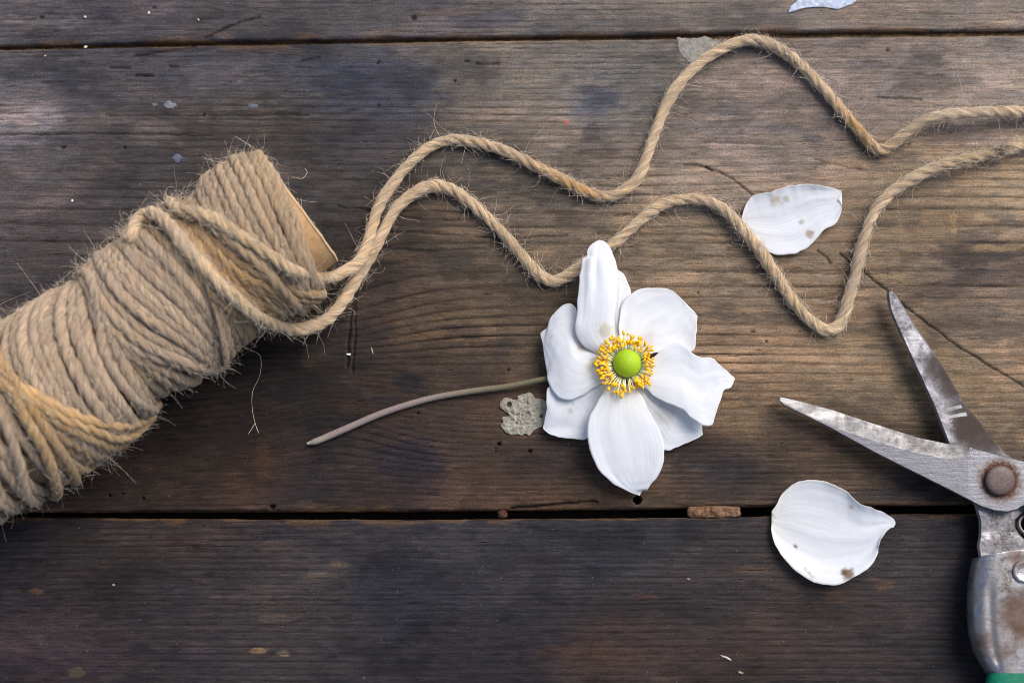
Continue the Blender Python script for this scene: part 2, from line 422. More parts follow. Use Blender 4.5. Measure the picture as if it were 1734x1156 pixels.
def plank(name, sp, yt, yb, rows, dense):
    """yt, yb: functions of x giving the two edges in photograph pixels; dense: pixel range with fine rows"""
    n_mid = 300
    y_a, y_b = float(np.mean(yt(XS))), float(np.mean(yb(XS)))
    d0, d1 = max(dense[0], y_a), min(dense[1], y_b)
    ys = np.arange(d0, d1 + 2.1, 2.1)
    if y_a < d0: ys = np.concatenate([np.linspace(y_a, d0, 20)[:-1], ys])
    if y_b > d1: ys = np.concatenate([ys, np.linspace(d1, y_b, 20)[1:]])
    v = (ys - ys[0]) / (ys[-1] - ys[0])
    X = np.broadcast_to(XS, (len(v), len(XS))).copy()
    e0 = yt(XS) + 1.6 * fbm(XS / 40, XS * 0 + 3.3, hash(sp) % 7) + 1.3 * fbm(XS / 9, XS * 0 + 1.3, 5)
    e1 = yb(XS) + 1.6 * fbm(XS / 46, XS * 0 + 8.3, 11) + 1.5 * fbm(XS / 8, XS * 0 + 6.1, 6)
    Y = e0 + (e1 - e0) * v[:, None]
    # --- grain coordinate, curving round a knot in the middle plank
    G = Y + 9 * fbm(X / 420, Y / 90, 1, 3) + 2.4 * fbm(X / 110, Y / 22, 2, 3)
    if sp == 'mid':
        d = Y - 615 - 0.02 * (X - 590)
        g = np.exp(-((X - 560) / 135) ** 2 - (d / 115) ** 2)
        G = G + d * 0.9 * g
        g2 = np.exp(-((X - 1030) / 260) ** 2 - ((Y - 330) / 60) ** 2)
        G = G - 10 * g2
    s = np.array(SPACING[sp], float)
    gy = np.arange(G.min() - 5, G.max() + 5, 0.5)
    spc = np.interp(gy, s[:, 0], s[:, 1]) * (1 + 0.7 * fbm(gy / 23, gy * 0 + 2.2, 9, 2))
    ph = np.cumsum(0.5 / spc)
    p = np.interp(G, gy, ph); ri = np.floor(p).astype(int); p = p - ri
    q_ = np.where(p < 0.45, p + 1, p) - 0.9
    line = np.where(q_ < 0, np.exp(-(q_ / 0.15) ** 2), np.exp(-(q_ / 0.06) ** 2))
    ringrand = _T[ri & 255, (ri * 7) & 255]
    vis = (1 - .3 * np.clip((X - 1050) / 300, 0, 1) * (Y < 330)) * np.clip(0.80 + 1.8 * fbm(X / 190, Y / 70, 21, 4), 0.12, 1.15) * (0.55 + 0.6 * ringrand)
    if sp == 'bottom': vis *= 0.85
    if sp == 'mid':
        vis = vis + .55 * np.exp(-((X - 730) / 160) ** 2 - ((Y - 555) / 95) ** 2) + .35 * np.exp(-((X - 1250) / 300) ** 2 - ((Y - 600) / 90) ** 2) + .3 * np.exp(-((X - 230) / 260) ** 2 - ((Y - 230) / 50) ** 2) + .3 * np.exp(-((X - 980) / 160) ** 2 - ((Y - 230) / 90) ** 2)
    # --- colour of the wood, with the painted sheen and twine shadow
    C = rbf(X, Y, rows)
    st = 0.8 * fbm(X / 150, Y / 60, 31, 5) + 0.5 * fbm(X / 52, Y / 30, 37, 4) + 0.28 * fbm(X / 34, Y / 8, 41, 4)
    dark = sstep(0.03, 0.22, st)
    pale = sstep(0.06, 0.20, -st)
    for x, y, rx, ry, c, a in SMUDGE_SHADE:
        m = (np.abs(X - x) < 2.2 * rx + 8) & (np.abs(Y - y) < 2.2 * ry + 8)
        if not m.any(): continue
        xx, yy = X[m], Y[m]
        q = np.hypot((xx - x) / rx, (yy - y) / ry) + 1.5 * fbm(xx / 26, yy / 9, int(x) % 13, 4) + 0.5 * fbm(xx / 10, yy / 3, int(y) % 11, 2)
        f = (1 - sstep(0.62, 1.12, q)) * min(.9, a * 1.12)
        C[m] = C[m] * (1 - f[:, None]) + f[:, None] * lin(*c)
    C *= (1 - 0.38 * dark)[..., None] * (1 + dark[..., None] * np.array([-.03, 0.0, .05]))
    C *= (1 + 0.38 * pale)[..., None] * (1 + pale[..., None] * np.array([.06, 0, -.04]))
    wear = np.clip(0.75 + 0.9 * (pale - dark), 0.25, 1.4)
    C *= (1 + 0.10 - 0.84 * vis * line * np.clip(wear, .4, 1.1) + 0.20 * (ringrand - 0.5) * vis + 0.16 * vis * (0.5 - np.abs(p - 0.4)))[..., None]
    dash = sstep(0.10, 0.2, fbm(X / 34, Y / 3.2, 101, 3)) * np.clip(.4 + 3 * fbm(X / 120, Y / 50, 111, 3), 0, 1)
    C *= (1 - 0.35 * dash)[..., None]
    C *= 0.68
    # --- relief (pixels)
    Z = -1.1 * line * vis + 0.5 * fbm(X / 30, Y / 4, 51, 4) + 2.0 * fbm(X / 240, Y / 60, 61, 3) + 0.8 * fbm(X / 14, Y / 10, 71, 3)
    for pts, hw, dep, dk in CRACKS:
        a = np.array(pts, float)
        m = (X > a[:, 0].min() - 8) & (X < a[:, 0].max() + 8) & (Y > a[:, 1].min() - 8) & (Y < a[:, 1].max() + 8)
        if not m.any(): continue
        xx, yy = X[m], Y[m]
        dd = polydist(xx + 5 * fbm(xx / 18, yy / 18, 4, 3), yy + 5 * fbm(xx / 16, yy / 16, 8, 3), pts)
        w = hw * (1 + 1.6 * fbm(xx / 13, yy / 13, 15, 2))
        f = 1 - sstep(w * 0.5, w * 0.5 + 1.6, dd)
        Z[m] -= f * dep / S
        C[m] *= (1 - dk * f)[:, None]
    for x, y, r, dep in PITS:
        m = (np.abs(X - x) < 3 * r) & (np.abs(Y - y) < 3 * r)
        if not m.any(): continue
        xx, yy = X[m], Y[m]
        q = np.hypot((xx - x) / (1.0 if r > 5 else 1.5), yy - y) / (r * (1.0 if r > 5 else .72) * (1 + 0.7 * fbm(xx / 6, yy / 6, int(x) % 9, 2)))
        f = 1 - sstep(0.75, 1.15, q)
        Z[m] -= f * dep / S
        C[m] *= (1 - 0.6 * f)[:, None]
        if r > 5: C[m] *= (1 + 0.6 * np.exp(-((q - 1.35) / 0.2) ** 2))[:, None]
    # edges: rounded, splintered, bare brown wood along the broken arris
    de = np.minimum(Y - e0, e1 - Y)
    ew = 3.0 + 6 * np.clip(fbm(X / 34, Y / 30, 81, 4) + 0.05, 0, 1) * 2
    ed = np.clip(1 - de / ew, 0, 1)
    Z -= 5 * ed ** 2
    bare = sstep(0.02, 0.16, fbm(X / 60, Y / 12, 91, 4) + 0.18 * np.exp(-de / 4) - 0.06) * np.exp(-de / 7)
    C = C * (1 - 0.6 * bare[..., None]) + 0.6 * bare[..., None] * lin(112, 84, 56)
    V = P(X, Y, 0.0); V[..., 2] += Z * S
    # skirts down the two long sides
    def skirt(row, sgn):
        out = []; cc = []
        for dz in (0.0012, 0.004, 0.010, THICK):
            r = V[row].copy(); r[:, 2] -= dz
            r[:, 1] += sgn * (0.0001 + 0.0003 * fbm(XS / 30, XS * 0 + dz * 900, 3))
            out.append(r); cc.append(np.broadcast_to(lin(98, 78, 56), r.shape) * (0.9 + 0.9 * fbm(XS / 22, XS * 0 + dz * 2000, 17, 4))[:, None])
        return out, cc
    a, ac = skirt(0, 1); b, bc = skirt(-1, -1)
    V = np.concatenate([np.array(a[::-1]), V, np.array(b)]); C = np.concatenate([np.array(ac[::-1]), C, np.array(bc)])
    nr = V.shape[0]
    F = grid_faces(nr, len(XS))[:, ::-1]
    return build(name, V.reshape(-1, 3), F, WOOD, TABLE, col=np.clip(C, 0.002, 0.9).reshape(-1, 3))

def line_fn(*pts):
    a = np.array(pts, float)
    def f(x):
        x = np.asarray(x, float)
        y = np.interp(x, a[:, 0], a[:, 1])
        s0 = (a[1, 1] - a[0, 1]) / (a[1, 0] - a[0, 0]); s1 = (a[-1, 1] - a[-2, 1]) / (a[-1, 0] - a[-2, 0])
        return np.where(x < a[0, 0], a[0, 1] + s0 * (x - a[0, 0]), np.where(x > a[-1, 0], a[-1, 1] + s1 * (x - a[-1, 0]), y))
    return f

TABLE = empty('wooden_table')
tag(TABLE, 'old weathered dark wooden table top of three wide planks', 'table')
rT = np.arange(0, 8); rB = np.where(CP[:, 1] >= 890)[0]; rM = np.array([i for i in range(len(CP)) if i >= 8 and CP[i, 1] < 890])
p_top = plank('plank', 'top', line_fn((0, -700), (1734, -700)), line_fn((0, 77), (300, 71), (800, 62), (1300, 54), (1734, 49)), rT, (-30, 200))
p_mid = plank('plank', 'mid', line_fn((0, 84), (300, 78), (800, 69), (1300, 63), (1734, 59)), line_fn((0, 867), (400, 866), (700, 865), (1100, 861), (1300, 857), (1734, 853)), rM, (0, 1200))
p_bot = plank('plank', 'bottom', line_fn((0, 876), (400, 879), (700, 880), (1100, 877), (1300, 874), (1734, 868)), line_fn((0, 1750), (1734, 1750)), rB, (0, 1190))
tag(p_top, 'greyish plank along the far edge'); tag(p_mid, 'widest plank, brown with a dark knot'); tag(p_bot, 'darkest plank, nearly black')
# added board, keeps light from entering the joints from below
c = P(np.array([-700, 2440, 2440, -700]), np.array([-700, -700, 1750, 1750]), 0.0)
bb = np.concatenate([c, c]); bb[:4, 2] = -THICK - 0.0005; bb[4:, 2] = -THICK - 0.014
blocker_board = build('blocker_board', bb, [(3, 2, 1, 0), (4, 5, 6, 7), (0, 1, 5, 4), (1, 2, 6, 5), (2, 3, 7, 6), (3, 0, 4, 7)],
                    mat_plain('blocker_wood', lin(48, 40, 34), lin(70, 56, 44), 120, 0.8), TABLE, smooth=False)

dx = np.linspace(-700, 2440, 500); va = np.linspace(-3, 13, 9)[:, None]  # added brown strip, stands in for light on the joint's far wall
Yd = line_fn((0, 77), (300, 71), (800, 62), (1300, 54), (1734, 49))(dx)[None] + va + 0 * dx
Vd_ = P(dx[None] + 0 * va, Yd, -.0030 + .0016 * fbm(dx[None] / 25 + 0 * va, Yd / 5, 3, 4))
tag(build('joint_filler', Vd_.reshape(-1, 3), grid_faces(9, 500)[:, ::-1], mat_plain('filler_brown', lin(70, 56, 38), lin(128, 104, 70), 700, .95, .8, .0006), TABLE), kind='stuff')

# ------------------------------------------------------------------ twine
ALL_STRANDS = []          # (centre points, radius, kind) for the loose fibres

def frames(Cn):
    T = np.gradient(Cn, axis=0); T /= np.linalg.norm(T, axis=1)[:, None] + 1e-12
    N = np.zeros_like(T)
    n = np.cross(T[0], (0, 0, 1.0));
    if np.linalg.norm(n) < 1e-3: n = np.cross(T[0], (1.0, 0, 0))
    n /= np.linalg.norm(n)
    for i in range(len(T)):
        n = n - T[i] * (n @ T[i]); n /= np.linalg.norm(n) + 1e-12; N[i] = n
    return T, N, np.cross(T, N)

def strand(name, Cn, R, parent, tint, pitch=0.0155, m=20, step=0.00055, kind='wrap', seed=0, ply=3, fuzz=1.0):
    """a laid twine: three plies twisted together, swept along the points Cn; tint: rgb or function(points)->rgb"""
    l = np.concatenate([[0], np.cumsum(np.linalg.norm(np.diff(Cn, axis=0), axis=1))])
    n = max(8, int(l[-1] / step))
    u = np.linspace(0, l[-1], n)
    Cn = np.stack([np.interp(u, l, Cn[:, k]) for k in range(3)], 1)
    k = np.ones(5) / 5                                   # soften the corners of the polyline
    Cs = Cn.copy()
    for a in range(3):
        q = np.pad(Cn[:, a], 4, mode='reflect', reflect_type='odd'); q = np.convolve(np.convolve(q, k, 'same'), k, 'same'); Cs[:, a] = q[4:-4]
    Cn = Cs
    T, Nn, B = frames(Cn)
    ph = np.linspace(0, 2 * np.pi, m, endpoint=False)
    psi = 2 * np.pi * u / pitch * (1 + 0.0) + 2.6 * fbm(u / 0.02, u * 0 + seed * 1.7, seed % 50, 2) + seed
    rel = ph[None, :] - psi[:, None]
    rr = R * (1 + (0.22 if kind == 'wrap' else 0.42) * fbm(u / 0.012, u * 0 + seed * 3.1, (seed + 5) % 50, 3))
    gd = np.clip(0.42 + 0.6 * fbm(u / 0.016, u * 0 + seed * 2.3, (seed + 21) % 50, 2), .1, .6)[:, None]        # how open the lay is
    prof = 1.02 - gd + gd * np.sqrt(np.abs(np.cos(rel * ply / 2)) + 0.02)
    lump = 0.10 * fbm((u[:, None] * 260 + 0 * rel), rel / 1.3 + 40 + seed, 13, 3)
    rad = rr[:, None] * (prof + lump)
    rad[0] *= 0.02; rad[-1] *= 0.02; Cn[0] += (Cn[0] - Cn[1]) * -0.9; Cn[-1] += (Cn[-1] - Cn[-2]) * -0.9
    V = Cn[:, None, :] + rad[..., None] * (np.cos(ph)[None, :, None] * Nn[:, None, :] + np.sin(ph)[None, :, None] * B[:, None, :])
    fibv = np.stack([np.broadcast_to(u[:, None] * 90 + seed * 3.3, rel.shape), np.cos(rel) * 4.2 + seed, np.sin(rel) * 4.2], -1)
    F = grid_faces(n, m, wrap_c=True)
    tc = tint(Cn) if callable(tint) else np.broadcast_to(np.asarray(tint, float), (n, 3))
    tc = tc * (1 + 0.35 * fbm(u / 0.015, u * 0 + seed, (seed + 9) % 50, 3))[:, None]
    col = np.broadcast_to(tc[:, None, :], V.shape)
    V2 = np.concatenate([V.reshape(-1, 3), Cn[:1], Cn[-1:]])
    col2 = np.concatenate([col.reshape(-1, 3), tc[:1], tc[-1:]])
    fib2 = np.concatenate([fibv.reshape(-1, 3), fibv[0, :1], fibv[-1, :1]])
    nv = n * m
    caps = np.array([(nv, (i + 1) % m, i, i) for i in range(m)] + [(nv + 1, nv - m + i, nv - m + (i + 1) % m, nv - m + (i + 1) % m) for i in range(m)])
    # quads only: end caps folded into degenerate-free triangles by a second pass
    faces = [tuple(f) for f in F] if n < 4 else None
    me_faces = F[:, ::-1]
    o = build(name, V2, me_faces, JUTE, parent, col=col2, vec={'fib': fib2})
    ALL_STRANDS.append((Cn, T, rr, kind, fuzz))
    return o

SPOOL = empty('twine_spool')
tag(SPOOL, 'cardboard spool of natural jute twine with two loose lengths trailing across the table', 'twine spool')

# spool axis
RO = 0.0230                                             # radius of the strand centre lines on the body
RS = 0.00178
A1 = P(507., 356., 0.0262).reshape(3); A0 = P(46., 691., 0.0268).reshape(3)
AX = (A1 - A0) / np.linalg.norm(A1 - A0)
N1 = np.array([0, 0, 1.0]) - AX * AX[2]; N1 /= np.linalg.norm(N1)
N2 = np.cross(N1, AX);                                    # toward the near side of the table
if N2[1] > 0: N2 = -N2

def cyl_hit(px, py, r):
    """(t, theta) where pixel sight lines meet a cylinder of radius r about the axis; grazing rays take the nearest point"""
    d = ray(px, py); d /= np.linalg.norm(d, axis=-1)[..., None]
    o = CAM - A1
    dp = d - (d @ AX)[..., None] * AX; op = o - (o @ AX) * AX
    a = (dp * dp).sum(-1); b = 2 * dp @ op; c = op @ op - r * r
    disc = np.maximum(b * b - 4 * a * c, 0)
    t = (-b - np.sqrt(disc)) / (2 * a)
    q = o + t[..., None] * d
    return q @ AX, np.arctan2(q @ N2, q @ N1)

def cyl_pt(t, th, r):
    t, th, r = np.broadcast_arrays(t, th, r)
    return A1 + t[..., None] * AX + r[..., None] * (np.cos(th)[..., None] * N1 + np.sin(th)[..., None] * N2)

def guide(pts, r, n=40):
    a = np.array(pts, float)
    t, th = cyl_hit(a[:, 0], a[:, 1], r)
    return crom(np.stack([t, th * r], 1), n) / np.array([1, r])

def close_round(g, k=0.35, lim=math.radians(178)):
    """carry a guide (t, theta) on round the hidden side"""
    s0 = (g[3, 0] - g[0, 0]) / ((g[3, 1] - g[0, 1]) or 1e-6); s1 = (g[-1, 0] - g[-4, 0]) / ((g[-1, 1] - g[-4, 1]) or 1e-6)
    s0 = np.clip(s0, -.02, .02); s1 = np.clip(s1, -.02, .02)
    def ext(t, th, s, to):
        ths = np.arange(1, 14) / 13.0 * (to - th)
        return np.stack([t + s * 0.35 * np.sign(ths) * (1 - np.exp(-np.abs(ths) / .35)), th + ths], 1)
    up = g[-1, 1] > g[0, 1]
    e0 = ext(g[0, 0], g[0, 1], s0, -lim if up else lim)[::-1]; e1 = ext(g[-1, 0], g[-1, 1], s1, lim if up else -lim)
    return np.vstack([e0, g, e1])

J_MID = lin(186, 156, 118); J_GREY = lin(184, 158, 130); J_GOLD = lin(184, 148, 98); J_PALE = lin(196, 174, 142)
_sd = [0]
def bulge(t):
    b = 0
    for a_, c_, w_ in ((1.5, -.013, .009), (-1.2, -.001, .004), (-1.9, -.0285, .005), (.6, -.055, .012), (-2.3, -.070, .008), (.9, -.092, .010), (1.8, -.108, .014), (-1.5, -.145, .02)):
        b = b + a_ * np.exp(-((t - c_) / w_) ** 2)
    return b / 1000
def wrap(g, lay, tint, closed=True, R=RS, wob=0.0005):
    _sd[0] += 1
    q = close_round(g) if closed else g
    q = crom(np.stack([q[:, 0], q[:, 1] * RO], 1), 160) / np.array([1, RO])
    nz = fbm(q[:, 1] * 2.2 + _sd[0] * 5.1, q[:, 1] * 0 + 1.1, _sd[0] % 40, 3)
    R = R * random.uniform(.9, 1.08)
    c = cyl_pt(q[:, 0] + wob * 3 * nz, q[:, 1], RO + lay + bulge(q[:, 0]) + wob * 2 * fbm(q[:, 1] * 1.7 + _sd[0], q[:, 1] * 0, 7, 2))
    c[:, 2] = np.maximum(c[:, 2], R)
    return strand('twine_wrap', c, R, SPOOL, tint, seed=_sd[0])

def fan(ga, gb, n, lay, ta, tb, jit=0.55, R=RS, skip=0, lay2=None):
    for i in range(skip, n):
        w = np.clip((i + jit * random.uniform(-1, 1)) / max(1, n - 1), 0, 1)
        l = lay if lay2 is None else lay + (lay2 - lay) * w
        wrap(ga + (gb - ga) * w, l + random.uniform(-.0005, .0005), (np.asarray(ta) * (1 - w) + np.asarray(tb) * w) * random.uniform(.82, 1.15), R=R)

def g(pts): return guide(pts, RO + RS)

# inner body of wound twine under the visible wraps, its end cut on the slant
nt_, nth = 90, 96
th = np.linspace(-np.pi, np.pi, nth, endpoint=False)
tend = np.interp(th, np.radians([-180, -90, 0, 90, 180]), [-0.010, -0.0025, -0.010, -0.016, -0.010])
tt = np.linspace(-0.175, 0, nt_)[:, None] + 0 * th
f = np.linspace(0, 1, nt_)[:, None]
tt = -0.175 * (1 - f) + tend * f
rr = 0.0214 + 0.0007 * np.abs(np.sin((tt * 900 + th * 1.2))) ; rr = rr + bulge(tt) - .0006; rr = np.where(f > 0.985, 0.0203, rr)
Vc = cyl_pt(tt, np.broadcast_to(th, tt.shape), rr)
core = build('wound_core', Vc.reshape(-1, 3), grid_faces(nt_, nth, wrap_c=True), JUTE, SPOOL,
             col=np.broadcast_to(lin(150, 120, 86), (nt_ * nth, 3)),
             vec={'fib': np.stack([tt * 0 + th * 3, tt * 1400, tt * 0], -1).reshape(-1, 3)})

# cardboard tube
RT = 0.0203
m = 120; th = np.linspace(0, 2 * np.pi, m, endpoint=False)
tear = 0.0004 * fbm(th * 6, th * 0, 3, 4)
rows = []
for r_, t_ in ((RT, -0.185), (RT, -0.02), (RT, -0.006), (RT, -0.0006), (RT - 0.0002, 0.0), (RT - 0.0012, -0.0001), (RT - 0.0014, -0.01), (RT - 0.0014, -0.185)):
    rows.append(cyl_pt(t_ + (tear if t_ > -0.001 else 0 * tear), th, r_ + 0.00025 * fbm(th * 3, th * 0 + t_ * 300, 6, 3)))
cardm = mat_plain('brown_card', lin(176, 138, 96), lin(196, 160, 116), 500, 0.75, 0.35, 0.0003)
tube = build('cardboard_tube', np.concatenate(rows), grid_faces(len(rows), m, wrap_c=True), cardm, SPOOL)
rim_c = cyl_pt(tear + 0.0001, th, RT - 0.0003)
rim = build('torn_rim', np.concatenate([cyl_pt(tear - 0.0002, th, RT + 0.0002), cyl_pt(tear + 0.0003 + 0.00015 * rng.random(m), th, RT - 0.0003), cyl_pt(tear - 0.0001, th, RT - 0.0010)]),
            grid_faces(3, m, wrap_c=True), mat_plain('card_edge', lin(190, 160, 120), lin(206, 182, 146), 1500, 0.85), SPOOL)

# a: wraps beside the card end
gA_r = g([(438, 259), (466, 300), (488, 350), (510, 405), (528, 452)])
gA_l = g([(336, 291), (347, 325), (372, 380), (410, 440), (450, 498)])
fan(gA_r, gA_l, 11, 0.0000, J_MID, J_GREY, lay2=0.0008)
# between: wraps under the two crossing lengths, golden
gB_l = g([(276, 348), (310, 385), (352, 450), (395, 520), (425, 570)])
fan(gA_l, gB_l, 7, 0.0004, J_GREY, J_GOLD, skip=1, lay2=0.0002)
fan(g([(330, 372), (400, 440), (470, 478), (520, 492)]), g([(320, 420), (360, 500), (430, 545), (480, 556)]), 8, 0.0014, J_GOLD, J_GOLD, jit=.3)
# c: the diagonal wraps in the middle
gC_t = g([(232, 386), (262, 412), (308, 456), (346, 510), (372, 560), (380, 600)])
gC_b = g([(158, 512), (186, 556), (232, 596), (300, 618), (352, 626)])
fan(gB_l, gC_t, 5, 0.0003, J_MID, J_MID, skip=1, jit=.2)
fan(gC_t, gC_b, 14, 0.0010, J_GREY, J_GREY, lay2=0.0016)
# d: steeper wraps
gD_r = g([(160, 470), (176, 530), (205, 600), (238, 660), (268, 704)])
gD_l = g([(48, 508), (28, 556), (30, 610), (60, 680), (112, 742)])
fan(gD_r, gD_l, 14, 0.0012, J_GREY, J_GREY, lay2=0.0010)
fan(gC_b, gD_r, 5, 0.0006, J_GREY, J_MID, skip=1, jit=.2)
wrap(g([(120, 452), (150, 462), (162, 500), (166, 560)]), 0.0022, J_GREY * 1.05)
# e: the left end of the body
gE_l = g([(-60, 600), (-80, 680), (-60, 760), (-10, 850)])
fan(gD_l, gE_l, 8, 0.0004, J_GREY, J_GREY, skip=1)
gF_l = g([(-190, 700), (-210, 790), (-180, 880), (-130, 950)])
fan(gE_l, gF_l, 9, 0.0003, J_GREY, J_MID, skip=1)
# golden crossing wraps at the lower end
fan(g([(0, 640), (35, 655), (69, 674), (114, 695), (166, 709), (215, 716), (256, 711), (282, 694)]), g([(30, 668), (90, 705), (150, 735), (210, 752), (255, 738)]), 3, 0.0024, J_GOLD * 1.12, J_GOLD, jit=.1)
fan(g([(60, 700), (120, 745), (170, 765), (215, 768)]), g([(70, 740), (110, 790), (150, 812), (180, 806)]), 4, 0.0014, J_GOLD, J_GOLD * .9, jit=.2)
wrap(g([(20, 650), (40, 690), (62, 735), (86, 796), (96, 840)]), 0.0030, J_GOLD * 1.0)
wrap(g([(58, 690), (86, 730), (108, 772), (126, 815)]), 0.0026, J_GOLD * .95)
wrap(g([(-30, 655), (0, 690), (24, 750), (40, 820)]), 0.0022, J_GREY)
# top wraps by the crossing
wrap(g([(215, 392), (238, 362), (280, 349), (330, 362), (372, 392), (420, 430)]), 0.0026, J_MID)
# dark thread pulled round the body
thr = guide([(346, 470), (352, 500), (366, 545), (372, 590), (376, 618)], RO + 0.0035)
cth = cyl_pt(thr[:, 0], thr[:, 1], RO + 0.0040)
strand('binding_thread', cth, 0.0005, SPOOL, lin(88, 62, 46), kind='thread', seed=91, pitch=0.004, m=8)

# the two loose lengths
def loose_tint(gold):
    def f(Cn):
        px, py = proj(Cn)
        c = np.broadcast_to(lin(218, 188, 150), (len(Cn), 3)).copy()
        c *= (1 + 0.5 * fbm(px / 80, py / 80, 33, 3))[:, None]
        for x, y, r, cc, a in gold:
            w = np.exp(-((px - x) ** 2 + (py - y) ** 2) / r ** 2) * a
            c = c * (1 - w[:, None]) + w[:, None] * lin(*cc)
        return c
    return f
RL = 0.00192
def free(pts):
    a = np.array(pts, float); return P(a[:, 0], a[:, 1], a[:, 2] / 1000.0)
onA = guide([(300, 352), (321, 357), (369, 374), (413, 404), (454, 430), (491, 455), (520, 470)], RO + 0.0042)
onA = np.vstack([np.stack([onA[0, 0] - np.linspace(.004, 0, 9)[:-1], np.linspace(-2.6, onA[0, 1], 9)[:-1]], 1), onA])
cA = cyl_pt(onA[:, 0], onA[:, 1], np.interp(np.arange(len(onA)), [0, 8, 12], [RO + .001, RO + .003, RO + 0.0040]))
fA = free([(554, 470, 17), (591, 456, 12), (611, 439, 8.0), (622, 415, 5.2), (630, 385, 3.2), (643, 346, 2.2), (660, 318, 2.1), (681, 291, 2.1), (705, 266, 2.1), (733, 246, 2.1), (765, 237, 2.2), (800, 240, 2.4),
 (850, 254, 2.4), (900, 278, 2.3), (950, 303, 2.1), (990, 324, 2.1), (1028, 333, 2.1), (1060, 321, 2.4), (1083, 296, 2.8), (1098, 257, 2.6), (1113, 215, 2.3), (1130, 174, 2.2), (1155, 136, 2.3), (1190, 103, 2.6), (1230, 79, 2.8),
 (1270, 68, 2.8), (1310, 78, 2.6), (1350, 106, 2.4), (1390, 146, 2.3), (1420, 181, 2.2), (1450, 216, 2.1), (1472, 242, 2.1), (1488, 254, 2.1), (1505, 249, 2.6), (1535, 224, 4.2), (1570, 202, 6.0), (1604, 194, 6.8), (1650, 191, 6.0), (1700, 189, 5.0), (1740, 190, 4.0), (1820, 196, 2.4), (1930, 180, 2.1), (2100, 210, 2.1)])
sA = strand('loose_length', crom(np.vstack([cA[:8:2], cA[8::6], fA]), 900), RL, SPOOL,
       loose_tint([(1455, 222, 46, (204, 152, 80), 1.0), (970, 312, 64, (204, 158, 96), 1.0), (900, 275, 40, (186, 150, 104), .5), (1620, 195, 90, (190, 172, 156), .5), (420, 405, 90, (190, 160, 112), .6), (1300, 75, 50, (176, 158, 136), .5)]), kind='loose', seed=61, pitch=0.0165, m=24, step=0.0004)
onB = guide([(216, 400), (229, 378), (246, 362), (273, 368), (296, 391), (321, 427), (351, 456), (377, 486), (402, 508), (427, 530), (452, 547)], RO + 0.0044, 60)
onB = np.vstack([np.stack([onB[0, 0] - np.linspace(.004, 0, 9)[:-1], np.linspace(-2.6, onB[0, 1], 9)[:-1]], 1), onB])
cB = cyl_pt(onB[:, 0], onB[:, 1], np.interp(np.arange(len(onB)), [0, 8, 12], [RO + .001, RO + .003, RO + 0.0044]))
fB = free([(487, 557, 20), (524, 554, 14), (554, 541, 9.5), (583, 508, 5.8), (603, 473, 3.2), (621, 444, 2.1), (640, 410, 2.1), (657, 377, 2.1), (671, 353, 2.1), (698, 329, 2.1), (730, 315, 2.2), (765, 321, 2.3), (800, 346, 2.2), (838, 381, 2.1), (870, 416, 2.1),
 (898, 450, 2.1), (920, 470, 2.1), (940, 476, 2.1), (966, 463, 2.2), (1000, 439, 2.4), (1040, 413, 2.4), (1072, 384, 2.3), (1110, 352, 2.3), (1150, 338, 2.3), (1188, 338, 2.3), (1222, 352, 2.6), (1250, 380, 3.2), (1282, 418, 3.2), (1310, 460, 2.5),
 (1340, 506, 2.2), (1372, 543, 2.1), (1402, 559, 2.1), (1424, 545, 2.2), (1437, 505, 2.5), (1450, 460, 2.8), (1461, 410, 3.0), (1480, 360, 3.4), (1510, 325, 4.0), (1550, 299, 4.6), (1600, 278, 5.0), (1650, 266, 5.0), (1700, 256, 4.6), (1740, 241, 4.0), (1830, 230, 2.4), (1960, 260, 2.1), (2100, 250, 2.1)])
sB = strand('loose_length', crom(np.vstack([cB[:8:2], cB[8::6], fB]), 900), RL * 1.02, SPOOL,
       loose_tint([(1690, 259, 22, (40, 34, 30), 1.0), (1330, 500, 60, (184, 150, 104), .6), (1640, 268, 40, (176, 146, 96), .5), (1450, 470, 60, (168, 148, 126), .7), (430, 530, 70, (190, 164, 124), .6), (870, 420, 50, (178, 146, 102), .5)]), kind='loose', seed=77, pitch=0.0165, m=24, step=0.0004)

